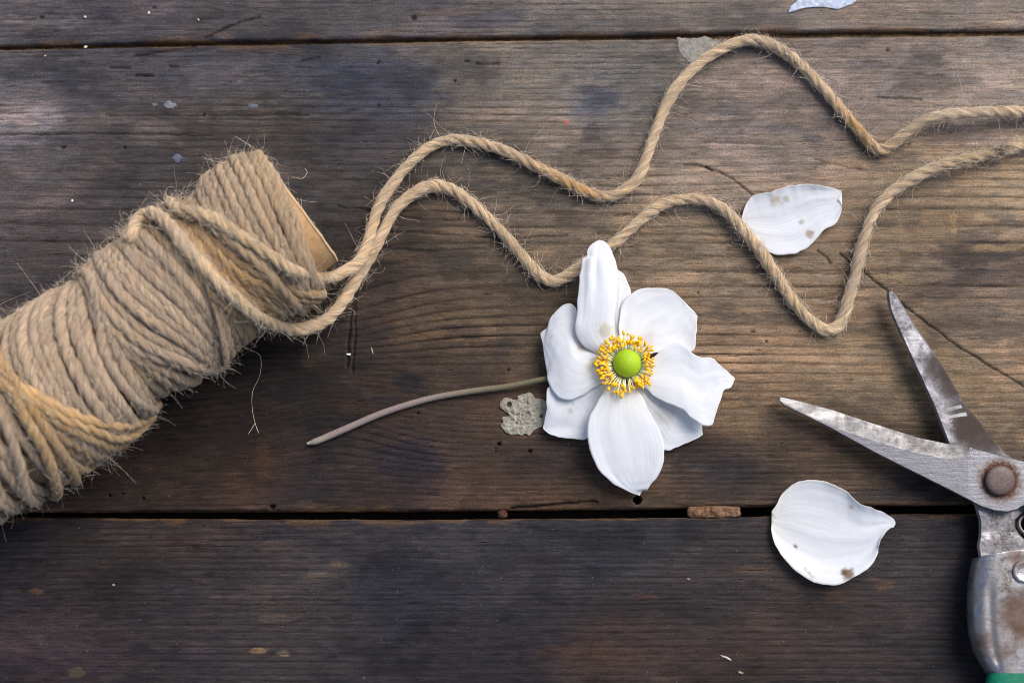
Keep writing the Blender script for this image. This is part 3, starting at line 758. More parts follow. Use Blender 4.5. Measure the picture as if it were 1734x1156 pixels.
# loose fibres standing off the twine
def fibres(name, picks, n, lmin, lmax, r, out=0.8, curl=1.0, spread=0.2):
    src = [s for s in ALL_STRANDS if s[3] in picks]
    wts = np.array([len(s[0]) * s[4] for s in src], float); wts /= wts.sum()
    which = rng.choice(len(src), n, p=wts)
    B = np.zeros((n, 3)); D = np.zeros((n, 3)); TT = np.zeros((n, 3))
    for k, s in enumerate(src):
        m_ = np.where(which == k)[0]
        if not len(m_): continue
        i = rng.integers(1, len(s[0]) - 1, len(m_))
        T = s[1][i]; v = rng.normal(size=(len(m_), 3)); v[:, 2] = np.abs(v[:, 2]) * .8
        v -= T * (v * T).sum(1)[:, None]; v /= np.linalg.norm(v, axis=1)[:, None] + 1e-9
        B[m_] = s[0][i] + v * (s[2][i] * 0.95)[:, None]
        d = v * (out * rng.random((len(m_), 1)) ** 1.2) + T * rng.choice([-1., 1.], size=(len(m_), 1)) * 0.8 + rng.normal(size=(len(m_), 3)) * spread
        D[m_] = d / np.linalg.norm(d, axis=1)[:, None]; TT[m_] = v
    ln = lmin + (lmax - lmin) * rng.random(n) ** 3.0
    K = 11
    pts = [B]; d = D.copy(); bend = rng.normal(size=(n, 3)) * curl
    for k in range(K - 1):
        bend = bend + rng.normal(size=(n, 3)) * .35 * curl
        d = d + bend * 0.16 + rng.normal(size=(n, 3)) * 0.05 * curl; d[:, 2] -= 0.03
        d /= np.linalg.norm(d, axis=1)[:, None]
        pts.append(pts[-1] + d * (ln / (K - 1))[:, None])
    Pn = np.stack(pts, 1)
    Pn[..., 2] = np.maximum(Pn[..., 2], 0.00015)
    T = np.gradient(Pn, axis=1); T /= np.linalg.norm(T, axis=2)[..., None] + 1e-12
    ref = np.array([0.31, 0.17, 0.93]); U = np.cross(T, ref); U /= np.linalg.norm(U, axis=2)[..., None] + 1e-9; Vv = np.cross(T, U)
    taper = np.linspace(1, 0.45, K)[None, :, None] * (r * (0.6 + 0.8 * rng.random(n)))[:, None, None]
    ring = [Pn + taper * (math.cos(a) * U + math.sin(a) * Vv) for a in (0, 2.094, 4.189)]
    V = np.stack(ring, 2).reshape(-1, 3)
    base = (np.arange(n) * K * 3)[:, None]
    F1 = grid_faces(K, 3, wrap_c=True)
    F = (base[:, :, None] + F1[None]).reshape(-1, 4)
    return tag(build(name, V, F, FIBRE, SPOOL), kind='stuff')
fibres('fibre_fuzz', ('wrap',), 14000, 0.0025, 0.0085, 0.00006, 0.10, 0.2)      # lying close along the strands
fibres('fibre_fuzz', ('wrap',), 6000, 0.004, 0.011, 0.00005, 0.12, 0.35, 0.26)     # matted across the wraps
fibres('fibre_fuzz', ('wrap',), 1900, 0.0025, 0.0110, 0.000045, 0.75, 1.6)
fibres('fibre_fuzz', ('loose',), 8000, 0.0020, 0.0070, 0.00006, 0.12, 0.2)
fibres('fibre_fuzz', ('loose',), 1900, 0.0025, 0.0110, 0.000045, 1.0, 2.0)
fibres('fibre_fuzz', ('loose',), 380, 0.006, 0.015, 0.00006, 1.1, 1.8)
fibres('fibre_fuzz', ('wrap',), 220, 0.008, 0.018, 0.00006, 1.0, 1.5)

# a few long single fibres the eye can follow
def single_fibre(pts, r=0.00007):
    a = np.array(pts, float)
    c = crom(P(a[:, 0], a[:, 1], a[:, 2] / 1000), 40)
    T, Nn, B = frames(c); ph = np.linspace(0, 2 * np.pi, 5, endpoint=False)
    V = c[:, None] + r * (np.cos(ph)[None, :, None] * Nn[:, None] + np.sin(ph)[None, :, None] * B[:, None])
    return build('long_fibre', V.reshape(-1, 3), grid_faces(40, 5, wrap_c=True), FIBRE, SPOOL)
single_fibre([(425, 592, 10), (441, 604, 6), (440, 635, 2), (428, 662, .5), (427, 690, .3), (432, 716, .3), (438, 733, .3)])
single_fibre([(398, 231, 40), (418, 243, 42), (432, 252, 42), (442, 268, 40)])
single_fibre([(432, 716, .3), (426, 726, .3), (420, 735, .3)])
single_fibre([(0, 515, 8), (30, 502, 14), (56, 492, 24)]); single_fibre([(0, 545, 8), (16, 530, 14), (28, 515, 24)])
single_fibre([(516, 285, 1), (520, 292, 1), (512, 302, 1), (495, 300, 8)])

# ------------------------------------------------------------------ petals
WHITE = lin(243, 246, 250)
def petal(name, edge_l, edge_r, zf, nu=46, nv=34, seed=0, ruff=0.0006, warm=0.35, spots=(), parent=None, thick=0.00012, warmc=(236, 228, 190)):
    """blade between two outline curves (photograph pixels, base to tip) with its own height field zf(u, v) in mm"""
    a = crom(edge_l, nu); b = crom(edge_r, nu)
    tt_ = np.arange(nu)
    taper_ = sstep(0, .25, tt_ / nu) * (1 - sstep(.88, 1, tt_ / nu))
    for e_, k_ in ((a, 0), (b, 50)):
        e_ += (np.stack([fbm(tt_ / 2.6 + k_, tt_ * 0 + seed, 5, 3), fbm(tt_ / 2.6 + k_, tt_ * 0 + seed, 19, 3)], 1) * 3.2) * taper_[:, None]
    v = np.linspace(0, 1, nv)[None, :, None]
    p = a[:, None] * (1 - v) + b[:, None] * v
    u = np.linspace(0, 1, nu)[:, None] * np.ones((1, nv)); vv = np.ones((nu, 1)) * v[..., 0]
    e = np.abs(2 * vv - 1)
    z = zf(u, vv) / 1000.0 + ruff * 1.2 * fbm(p[..., 0] / 28, p[..., 1] / 28, seed, 3) * (0.25 + 0.75 * np.maximum(e ** 3, u ** 4)) * (1 - .85 * sstep(.8, 1, u))
    z = z + 0.00005 * np.sin(vv * 40 + 3 * fbm(u * 4, vv * 6, seed + 2, 2)) * (0.6 - 0.5 * u) * (1 - e ** 4)      # long folds from the base
    z = z + 0.0014 * fbm(vv * 2.6 + seed, u * 1.6 + seed, seed + 3, 2) * sstep(0, .3, u) * (1 - sstep(.7, 1, u)) + 0.0004 * fbm(vv * 11 + seed, u * 2.2, seed + 6, 2) * u * (1 - sstep(.85, 1, u))
    wz = sstep(.70, 1, u); z = z * (1 - wz) + z.mean(1, keepdims=True) * wz         # the tip is one point
    z = np.maximum(z, 0.0004)
    V = P(p[..., 0], p[..., 1], z)
    c = np.broadcast_to(WHITE, V.shape).copy()
    w = np.exp(-u / 0.16) * warm
    c = c * (1 - w[..., None]) + w[..., None] * lin(*warmc)
    rim = sstep(0.93, 1.0, np.maximum(e, u)) * 0.25
    c = c * (1 - rim[..., None]) + rim[..., None] * lin(228, 216, 190)
    for x, y, r, cc, al in spots:
        q = np.hypot(p[..., 0] - x, p[..., 1] - y) / r + 0.8 * fbm(p[..., 0] / 7, p[..., 1] / 5, int(x) % 9, 2)
        f = (1 - sstep(0.5, 1.1, q)) * al
        c = c * (1 - f[..., None]) + f[..., None] * lin(*cc)
    o = build(name, V.reshape(-1, 3), grid_faces(nu, nv), PETAL, parent, col=c.reshape(-1, 3), vec={'leaf': np.stack([u + seed, vv, 0 * u], -1).reshape(-1, 3)})
    md = o.modifiers.new('thickness', 'SOLIDIFY'); md.thickness = thick; md.offset = 0
    return o

FLOWER = empty('anemone_flower', P(1060., 614., 0.0).reshape(3))
tag(FLOWER, 'open white anemone flower with green centre, yellow stamens and a long bent stem', 'flower')
fz = lambda pts: zc(pts, 880, 390, 2.459)
def fp(l, r, zf, **k):
    return under(petal('petal', fz(l), fz(r), zf, **k), FLOWER)
ee = lambda v: np.abs(2 * v - 1)
# lower layer
fp([(405, 570), (385, 420), (375, 310), (384, 230), (398, 170), (410, 164)], [(455, 560), (440, 405), (446, 330), (462, 265), (442, 195), (410, 164)],
   lambda u, v: 6.0 - 1.5 * u + 1.2 * v * 0, seed=3, warm=.3)
fp([(500, 620), (560, 665), (640, 715), (700, 755), (752, 800), (763, 850)], [(470, 650), (500, 740), (555, 830), (600, 912), (650, 905), (700, 885), (740, 866), (763, 850)],
   lambda u, v: 6.0 - 3.6 * u + 0.4 * ee(v) ** 2 + 0.8 * np.sin(v * 3.1), seed=5, spots=[(1125, 700, 22, (214, 206, 200), .4)])
fp([(400, 590), (320, 620), (220, 640), (150, 640), (118, 655), (112, 700), (110, 760), (97, 822)], [(410, 610), (360, 690), (310, 740), (287, 800), (280, 866), (220, 866), (150, 858), (110, 838), (97, 822)],
   lambda u, v: 7.4 - 3.2 * u - 1.6 * v * u + 0.5 * np.sin(v * 6.0), seed=8, ruff=.0010, spots=[(966, 695, 5, (190, 176, 150), .5), (970, 682, 3, (180, 160, 130), .5)])
fp([(440, 560), (415, 440), (413, 370), (425, 310), (450, 273), (490, 250), (540, 239), (600, 240), (640, 253), (672, 285), (697, 326)], [(470, 570), (520, 525), (590, 505), (660, 500), (722, 500), (734, 450), (738, 400), (738, 352), (715, 340), (697, 326)],
   lambda u, v: 6.8 - 2.6 * u + 1.6 * ee(v) ** 2 * u - 0.6 * np.sin(v * 3.14), seed=11, spots=[(1095, 578, 16, (226, 214, 220), .5)])
# upper layer
fp([(420, 590), (330, 500), (262, 480), (238, 440), (238, 335), (215, 306), (180, 312), (148, 340), (122, 372), (115, 402), (85, 428)], [(425, 610), (370, 620), (310, 655), (255, 690), (205, 706), (160, 695), (122, 640), (108, 560), (100, 490), (85, 428)],
   lambda u, v: 8.2 - 1.0 * u + 1.6 * np.sin(u * 3.1) * np.sin(v * 3.1) - 2.0 * u ** 3 - 2.2 * v ** 2 * u, seed=14, ruff=.0011, warm=.5, spots=[(985, 588, 8, (214, 200, 160), .5), (1005, 618, 14, (212, 206, 184), .6)])
fp([(455, 600), (555, 530), (600, 495), (655, 463), (692, 480), (722, 512), (760, 530), (800, 530), (830, 556), (868, 590), (897, 615)], [(450, 625), (520, 655), (570, 698), (640, 728), (682, 748), (730, 790), (762, 810), (800, 808), (815, 762), (838, 702), (850, 665), (880, 655), (897, 615)],
   lambda u, v: 8.0 + 1.6 * np.sin(u * 2.6) - 2.4 * u ** 2 + 1.0 * ee(v) ** 2 * u, seed=17, ruff=.0009)
fp([(425, 630), (362, 660), (320, 720), (290, 780), (280, 840), (290, 910), (320, 980), (362, 1030), (410, 1065), (460, 1090), (500, 1103)], [(450, 640), (505, 685), (535, 745), (565, 800), (592, 855), (603, 910), (597, 965), (577, 1020), (545, 1055), (531, 1080), (516, 1076), (500, 1103)],
   lambda u, v: 8.0 + 1.2 * np.sin(u * 3.1) - 5.0 * u ** 2 + 0.7 * ee(v) ** 2 * u + .5, seed=20, warm=.45)
fp([(400, 570), (330, 520), (262, 478), (232, 425), (238, 330), (245, 250), (253, 172), (262, 118), (281, 112), (280, 86), (300, 58), (330, 40)], [(440, 570), (412, 490), (395, 400), (404, 300), (410, 225), (406, 165), (396, 118), (380, 76), (356, 48), (330, 40)],
   lambda u, v: 8.4 + 4.2 * np.sin(u * 2.7) - 1.2 * ee(v) ** 2 + 0.8 * np.exp(-((v - .28) / .12) ** 2) * sstep(.35, .7, u), seed=23, warm=.5, ruff=.0009, spots=[(1025, 560, 16, (206, 202, 172), .6)])

# centre
ZC = 0.0100
ctr = P(1062., 615., ZC).reshape(3)
nu_, nv_ = 150, 56
fi = np.arange(420); phi = fi * 2.399963; cz = 1 - fi / 420 * 1.25
sph = np.stack([np.sqrt(np.maximum(0, 1 - cz ** 2)) * np.cos(phi), np.sqrt(np.maximum(0, 1 - cz ** 2)) * np.sin(phi), cz], 1)
lat = np.linspace(0.001, 1.85, nv_); lon = np.linspace(0, 2 * np.pi, nu_, endpoint=False)
LA, LO = np.meshgrid(lat, lon, indexing='ij')
D = np.stack([np.sin(LA) * np.cos(LO), np.sin(LA) * np.sin(LO), np.cos(LA)], -1)
near = (D.reshape(-1, 3) @ sph.T).max(1).reshape(LA.shape)
ang = np.arccos(np.clip(near, -1, 1))
rad = 0.0046 * (1 + 0.022 * np.exp(-(ang / 0.045) ** 2))
Vd = ctr + D * rad[..., None] * np.array([1, 1, .85])
tc = lin(156, 188, 30) * (0.9 + 0.35 * np.exp(-(ang / 0.05) ** 2))[..., None]
dome = under(build('green_centre', Vd.reshape(-1, 3), grid_faces(nv_, nu_, wrap_c=True), mat_tint('green_pistils', 2500, .5, .12), None, col=tc.reshape(-1, 3)), FLOWER)

ANTH = mat_plain('anther_yellow', lin(238, 172, 8), lin(252, 204, 34), 1500, .6, .3, .0002)
FIL = mat_plain('filament_cream', lin(236, 236, 190), lin(244, 244, 214), 800, .6, 0)
def ellipsoid(n=10, m=7):
    la = np.linspace(0.02, np.pi - 0.02, m); lo = np.linspace(0, 2 * np.pi, n, endpoint=False)
    A, O = np.meshgrid(la, lo, indexing='ij')
    groove = 1 - 0.22 * np.exp(-((np.sin(O)) / .3) ** 2)
    return np.stack([np.cos(A), np.sin(A) * np.cos(O) * groove, np.sin(A) * np.sin(O)], -1).reshape(-1, 3), grid_faces(m, n, wrap_c=True)[:, ::-1]
EV, EF = ellipsoid()
am = build('anther', EV * np.array([0.00088, 0.00062, 0.00060]), EF, ANTH).data
bpy.data.objects.remove(bpy.data.objects['anther'])
stam = []
def stamen(px, py, zt, ang_):
    tip = P(px, py, zt).reshape(3)
    dirv = tip - ctr; dirv[2] = 0; dirv /= np.linalg.norm(dirv)
    root = ctr + dirv * 0.0036 + np.array([0, 0, -0.0030])
    midp = root * .45 + tip * .55 + np.array([0, 0, 0.0009])
    c = crom(np.array([root, midp, tip]), 8)
    T, Nn, B = frames(c); ph = np.linspace(0, 2 * np.pi, 5, endpoint=False)
    V = c[:, None] + 0.00016 * (np.cos(ph)[None, :, None] * Nn[:, None] + np.sin(ph)[None, :, None] * B[:, None])
    s = under(build('stamen', V.reshape(-1, 3), grid_faces(8, 5, wrap_c=True), FIL), FLOWER)
    a = bpy.data.objects.new('anther', am); link(a)
    a.location = tip; a.rotation_euler = (random.uniform(-.5, .5), random.uniform(-.5, .5), ang_ + random.uniform(-.9, .9))
    k = random.uniform(.62, 1.12); a.scale = (k, k * random.uniform(.85, 1.1), k)
    a.parent = s
taken = []
tries = 0
while len(taken) < 140 and tries < 8000:
    tries += 1
    a = random.uniform(0, 2 * math.pi)
    r = random.gauss(40, 6.5)
    ca, sa = math.cos(a), math.sin(a)
    if not 28 < r < 52: continue
    x = 1061 + r * ca * 0.98 + (-3 if ca < 0 else 2) ; y = 617 + r * sa * 1.04
    if abs(math.atan2(sa, ca) - 1.25) < .13 and r > 40: continue
    if random.random() > np.clip(.62 + 2.2 * float(fbm(np.array([a * 1.7]), np.array([r / 14.0]), 12, 2)[0]), .08, 1): continue
    if any((x - q[0]) ** 2 + (y - q[1]) ** 2 < 4.0 ** 2 for q in taken): continue
    taken.append((x, y, a))
for x, y in ((1011, 612), (1022, 587), (1031, 582), (1025, 597), (1018, 626)): taken.append((x, y, 3))
for x, y, a in taken:
    stamen(x, y, ZC + 0.0012 + random.uniform(-.0012, .0012), -a)

# stem
sp_ = [(1030, 632, 4.5), (980, 634, 4.2), (925, 641, 3.6), (860, 654, 2.6), (800, 662, 1.9), (740, 672, 1.5), (690, 685, 1.4), (640, 702, 1.4), (580, 728, 1.4), (540, 745, 1.4), (520, 751, 1.4)]
sa_ = np.array(sp_); cs = crom(P(sa_[:, 0], sa_[:, 1], sa_[:, 2] / 1000), 160)
T, Nn, B = frames(cs); ph = np.linspace(0, 2 * np.pi, 14, endpoint=False)
sr = np.interp(np.linspace(0, 1, 160), [0, .5, .93, .975, 1], [.00088, .00102, .00116, .00108, .0004])[:, None] * (1 + .06 * fbm(np.arange(160)[:, None] / 9 + 0 * ph, ph[None] + 0 * np.arange(160)[:, None], 2, 3))
Vs = cs[:, None] + sr[..., None] * (np.cos(ph)[None, :, None] * Nn[:, None] + np.sin(ph)[None, :, None] * B[:, None])
f = np.linspace(0, 1, 160)
cst = np.stack([np.interp(f, [0, .2, .38, .6, .9, .985, 1], [lin(*c)[k] for c in ((92, 90, 58), (98, 92, 68), (112, 104, 84), (134, 120, 114), (138, 123, 120), (146, 138, 126), (176, 188, 160))]) for k in range(3)], 1)
stem = under(build('stem', Vs.reshape(-1, 3), grid_faces(160, 14, wrap_c=True)[:, ::-1], mat_tint('stem_skin', 3000, .75, .25, .6), None, col=np.repeat(cst, 14, 0)), FLOWER)
# down on the stem
n = 1500; i = rng.integers(2, 157, n); a = rng.random(n) * 2 * np.pi
dr = np.cos(a)[:, None] * Nn[i] + np.sin(a)[:, None] * B[i]
b0 = cs[i] + dr * sr[i, 0][:, None] * .95; b1 = b0 + (dr + T[i] * rng.normal(size=(n, 1)) * .5) * (0.00035 + .0004 * rng.random((n, 1)))
b1[:, 2] = np.maximum(b1[:, 2], .0001)
w = np.cross(dr, T[i]) * .00003
Vh = np.stack([b0 - w, b0 + w, b1], 1).reshape(-1, 3)
dn = under(build('stem_down', Vh, np.arange(n * 3).reshape(-1, 3), mat_plain('down_hair', lin(190, 176, 168), lin(205, 196, 190), 900, .7, 0), None), FLOWER)
tag(dn, kind='stuff')

# fallen petals
pa = lambda pts: zc(pts, 1230, 290, 7.226)
o = petal('fallen_petal', pa([(170, 640), (190, 560), (228, 430), (280, 340), (350, 285), (530, 255), (680, 200), (800, 175), (1040, 160), (1250, 195), (1380, 230), (1412, 262), (1400, 295), (1366, 345)]),
          pa([(200, 660), (330, 820), (450, 950), (540, 1000), (620, 1018), (720, 1022), (850, 1000), (980, 940), (1100, 830), (1180, 730), (1330, 650), (1390, 560), (1412, 450), (1398, 380), (1366, 345)]),
          lambda u, v: 1.0 + 3.4 * np.exp(-v / .14) * np.sin(np.clip(u, 0, 1) * 2.6) + 1.6 * sstep(.8, 1., v) * u + 1.4 * u ** 3 + .5 * np.sin(v * 9) * u, nu=70, nv=60, seed=31, warm=.1, ruff=.0007,
          spots=[(1319, 341, 10, (212, 196, 172), .3), (1331, 337, 6, (176, 148, 116), .45), (1310, 345, 6, (212, 196, 172), .3), (1357, 375, 6, (178, 166, 150), .6), (1371, 396, 8, (176, 148, 112), .7), (1312, 338, 9, (200, 180, 150), .6)])
tag(o, 'fallen white petal with brown bruises tucked under the twine', 'petal', 'fallen petals')
pb = lambda pts: zc(pts, 1280, 790, 5.254)
o = petal('fallen_petal', pb([(192, 470), (150, 410), (140, 398), (190, 325), (225, 255), (300, 172), (400, 130), (500, 117), (600, 124), (700, 165), (800, 208), (860, 275), (940, 335), (1060, 375), (1160, 420), (1225, 458), (1242, 500), (1225, 540)]),
          pb([(190, 478), (150, 490), (138, 540), (142, 600), (170, 690), (230, 790), (330, 900), (430, 980), (560, 1038), (680, 1050), (760, 1040), (860, 985), (960, 930), (1045, 850), (1085, 770), (1086, 718), (1110, 660), (1150, 590), (1195, 545), (1225, 540)]),
          lambda u, v: 1.2 + 4.2 * np.exp(-v / .16) * np.sin(np.clip(u * 2.5, 0, 3.1)) + 2.6 * sstep(.75, 1., v) * np.sin(np.clip(u * 2.9, 0, 3.1)) + 2.2 * u ** 3 + .9 * np.exp(-((v - .52) / .10) ** 2) * u ** 2, nu=80, nv=64, seed=37, warm=.5, ruff=.0006,
          spots=[(1437, 972, 12, (128, 96, 66), .85), (1428, 970, 6, (110, 84, 60), .8), (1347, 925, 3.2, (90, 80, 80), .9), (1370, 970, 4, (150, 120, 90), .5), (1364, 964, 4, (150, 120, 90), .4), (1376, 976, 4, (150, 120, 90), .4), (1442, 858, 4, (200, 170, 160), .6)])
tag(o, 'wide fallen white petal with a brown nick lying across the plank joint', 'petal', 'fallen petals')

# ------------------------------------------------------------------ scissors
SCI = empty('scissors', P(1693., 813., 0.0).reshape(3))
tag(SCI, 'old rusty steel garden scissors lying open with a green grip', 'scissors')
PIV = P(1693.5, 813., 0.0105).reshape(3)
ST_A = mat_steel('worn_steel', (0.21, 0.21, 0.23), (0.10, 0.085, 0.075), 0.36, rust_at=[(PIV, 0.0050, 0.0080, lin(104, 76, 54)), (PIV, 0.0050, 0.0064, lin(80, 42, 24))], lo=.5, hi=.8)
ST_B = mat_steel('stained_steel', (0.27, 0.27, 0.30), (0.065, 0.052, 0.045), 0.38, lo=.36, hi=.62, rust_at=[(P(x_, y_, .0075).reshape(3), .55 * r_, r_ * 1.1, lin(66, 56, 50)) for x_, y_, r_ in ((1592, 620, .0055), (1612, 650, .006), (1640, 700, .007), (1665, 735, .009), (1632, 725, .005))])
ST_C = mat_steel('handle_steel', (0.36, 0.36, 0.38), (0.10, 0.07, 0.052), 0.24, lo=.42, hi=.62,
                 rust_at=[(P(1734., 1045., .014).reshape(3), .005, .0105, lin(92, 68, 52)), (P(1722., 945., .014).reshape(3), .0005, .004, lin(98, 74, 58)), (P(1662., 1086., .012).reshape(3), .0005, .006, lin(84, 64, 54)), (P(1700., 1100., .013).reshape(3), .0005, .005, lin(92, 70, 56))])
ST_S = mat_steel('bevel_steel', (0.27, 0.27, 0.28), (0.12, 0.105, 0.095), 0.50, lo=.40, hi=.66)

def loft(name, rows, mat, smooth=False, parent=None, caps=True):
    rows = [np.asarray(r) for r in rows]
    V = np.concatenate(rows); nc = len(rows[0]); nr = len(rows)
    F = [tuple(f) for f in grid_faces(nr, nc, wrap_r=True)]
    if caps:
        F.append(tuple(r * nc for r in range(nr))); F.append(tuple(r * nc + nc - 1 for r in range(nr))[::-1])
    import bmesh
    o = build(name, V, F, mat, None, smooth=smooth)
    bm = bmesh.new(); bm.from_mesh(o.data)
    bmesh.ops.remove_doubles(bm, verts=bm.verts, dist=1e-6)
    bmesh.ops.recalc_face_normals(bm, faces=bm.faces)
    bm.to_mesh(o.data); bm.free()
    if parent is not None: under(o, parent)
    return o

sz = lambda pts: zc(pts, 1290, 470, 2.689)
# front blade and plate
up = sz([(78, 556), (85, 544), (110, 548), (200, 570), (330, 605), (480, 655), (620, 700), (720, 730), (840, 755), (960, 775), (1060, 800), (1194, 835)])
rd = sz([(78, 556), (120, 580), (240, 640), (380, 700), (520, 745), (620, 775), (740, 805), (830, 822), (885, 824), (925, 812), (948, 796), (962, 780)])
lo = sz([(78, 556), (100, 583), (200, 630), (320, 690), (420, 745), (520, 800), (640, 860), (760, 920), (880, 980), (1000, 1043), (1060, 1062), (1120, 1068), (1160, 1058), (1194, 1035)])
up = np.vstack([up, [(1790, 805), (1835, 850)]]); lo = np.vstack([lo, [(1760, 880), (1835, 930)]])
x0, x1 = up[0, 0] + .2, 1832.
xs = np.concatenate([x0 + (1648 - x0) * (np.linspace(0, 1, 170) ** 1.1), np.linspace(1652, x1, 40)])
yu = np.interp(xs, up[:, 0], up[:, 1]); yl = np.interp(xs, lo[:, 0], lo[:, 1])
yr = np.where(xs <= 1647.5, np.interp(xs, rd[:, 0], rd[:, 1]), yu + 1.2)
yr = np.minimum(yr, yl - .3)
ztop = np.interp(xs, [1318, 1640, 1700, 1835], [5.6, 10.3, 10.6, 11.0]) / 1000
zed = np.where(xs < 1640, ztop - np.interp(xs, [1318, 1360, 1560, 1630, 1642], [.3, 1.1, 1.5, 1.2, .4]) / 1000, ztop - .00035)
thk = np.interp(xs, [1318, 1380, 1600, 1835], [.9, 1.8, 2.7, 2.7]) / 1000
mid_y = yu * .55 + yr * .45
zmid = zed * .62 + ztop * .38 - .00025 * (xs < 1640)
blade = loft('blade', [P(xs, yu, zed), P(xs, yr, ztop), P(xs, yl - np.minimum(2.0, (yl - yr) * .4), ztop), P(xs, yl, ztop - .0004), P(xs, yl, ztop - thk), P(xs, yu + 1, ztop - thk)], ST_A, parent=SCI)
blade.data.materials.append(ST_S)
for p_ in blade.data.polygons:                     # the hollow-ground face is brighter bare steel
    cx, cy = proj(np.array(p_.center)[None]); cx, cy = cx[0], cy[0]
    if cx < 1644 and p_.normal.z > .2:
        a_ = np.interp(cx, xs, yu); b_ = np.interp(cx, xs, yr)
        if a_ - .5 <= cy <= (a_ + b_) / 2 + (b_ - a_) * .3 : p_.material_index = 1
tag(blade, 'lower blade with a bright hollow ground face')
# back blade running under the plate to its tang
bl = np.vstack([sz([(567, 84), (572, 110), (580, 150), (610, 220), (660, 330), (720, 460), (780, 590), (840, 745)]), [(1650, 857), (1657, 880), (1657.5, 903), (1654, 925), (1658, 946)]])
br = np.vstack([sz([(569, 84), (603, 105), (640, 122), (700, 222), (770, 322), (850, 445), (920, 570), (1000, 665), (1060, 745), (1110, 800)]), [(1735, 790), (1760, 840), (1732, 868), (1719, 880), (1719, 893), (1727, 905), (1740, 918), (1760, 946)]])
tipy = 490.
tipy = 492.
bl = np.vstack([[(1502.5, tipy)], [(1501, 498)], bl[1:]]); br = np.vstack([[(1511, tipy)], [(1517, 498)], br[2:]])
ys = np.concatenate([tipy + (749 - tipy) * np.linspace(0, 1, 70) ** 1.15, np.linspace(752, 946, 60)])
xl = np.interp(ys, bl[:, 1], bl[:, 0]); xr = np.interp(ys, br[:, 1], br[:, 0])
xl = xl - 6 * np.sin(np.clip((ys - tipy) / 24, 0, 1) * np.pi) * 0
zt = np.interp(ys, [490, 750, 815, 900, 914, 938, 946], [6.2, 7.9, 7.6, 7.6, 8.2, 11.2, 11.4]) / 1000
tb = np.interp(ys, [490, 540, 700, 946], [1.0, 1.8, 2.6, 2.6]) / 1000
bevx = np.minimum(xl + 4.5, (xl + xr) / 2)
back = loft('blade', [P(xl, ys, zt - tb), P(xl, ys, zt - .0009), P(bevx, ys, zt), P(xr - np.minimum(2.5, (xr - xl) * .3), ys, zt), P(xr, ys, zt - .0005), P(xr, ys, zt - tb)], ST_B, parent=SCI)
tag(back, 'upper blade stained dark brown')
# bare scrapes on the stained blade
for q in ([(815, 600), (850, 592), (905, 578), (915, 592), (860, 606), (820, 612)], [(830, 635), (870, 622), (930, 612), (935, 628), (880, 636), (835, 645)]):
    a = sz(q); z_ = np.interp(a[:, 1], ys, zt) + .00006
    under(build('bare_scrape', P(a[:, 0], a[:, 1], z_), [tuple(range(len(a)))[::-1]], ST_S, None, smooth=False), SCI)
# pivot rivet: low dome with a flattened face
m = 48; th = np.linspace(0, 2 * np.pi, m, endpoint=False)
rows = []
for r_, z_ in ((25.5, 10.0), (25.5, 11.6), (24.3, 12.1), (21, 12.45), (14, 12.6), (7, 12.65), (.2, 12.65)):
    rows.append(P(1693.5 + r_ * np.cos(th), 813 + r_ * np.sin(th), z_ / 1000 + .00005 * fbm(th * 3, th * 0 + r_, 4, 3)))
under(build('pivot_rivet', np.concatenate(rows), grid_faces(len(rows), m, wrap_c=True)[:, ::-1], mat_plain('rusty_rivet', lin(74, 60, 58), lin(98, 82, 76), 1300, .5, .4, .0003, spec=.5), None), SCI)
# spring between the tangs
def tubes(path, r, mat, name, parent, m=12, n=120):
    c = crom(path, n); T, Nn, B = frames(c); ph = np.linspace(0, 2 * np.pi, m, endpoint=False)
    V = c[:, None] + r * (np.cos(ph)[None, :, None] * Nn[:, None] + np.sin(ph)[None, :, None] * B[:, None])
    return under(build(name, V.reshape(-1, 3), grid_faces(n, m, wrap_c=True)[:, ::-1], mat, None), parent)
cc = P(1740., 888., .006).reshape(3); tq = np.linspace(0, 6 * np.pi, 60)
tubes(np.stack([cc[0] + .0031 * np.cos(tq), cc[1] + .0031 * np.sin(tq), cc[2] + .00025 * tq - .003], 1), .00055, mat_steel('dark_spring', (.25, .24, .23), (.08, .06, .05), .5), 'coil_spring', SCI)

# sheet-steel handle: a channel with rolled edges, a hole and a rivet
def handle(cx, y_front, y_end, half, parent, shift=lambda w: 0.0, hole=None, zt=14.0, zb=5.0):
    nv, nu = 61, 90
    s = np.linspace(-1, 1, nv); w = np.linspace(0, 1, nu)[:, None]
    hw = half(w)
    x = cx + shift(w) + s[None] * hw
    fy = y_front - 17 * (1 - np.abs(s) ** 1.6)
    y = fy[None] + (y_end - fy[None]) * w
    e = np.abs(s[None]) + 0 * w
    z = zb + (zt - zb) * np.maximum(0, 1 - e ** 5) ** .5 - 1.0 * np.exp(-((e - .60) / .07) ** 2) * sstep(.15, .4, w) * (1 - sstep(.85, 1, w)) * .5
    V = P(x, y, z / 1000)
    F = grid_faces(nu, nv)
    if hole is not None:
        fc = V.reshape(-1, 3)[F].mean(1); px, py = proj(fc)
        F = F[np.hypot(px - hole[0], py - hole[1]) > hole[2]]
    o = build('handle', V.reshape(-1, 3), F[:, ::-1], ST_C, None)
    md = o.modifiers.new('sheet', 'SOLIDIFY'); md.thickness = .0011; md.offset = -1
    return under(o, parent)
hf = lambda w: np.interp(w, [0, .05, .2, .45, .65, .8, .93, 1], [92, 95, 100, 102.5, 99, 91, 77, 68])
h1 = handle(1738, 946, 1142, hf, SCI, hole=(1752, 1046, 19), zt=14.0)
tag(h1, 'pressed steel handle with rust round its hole')
rows = []
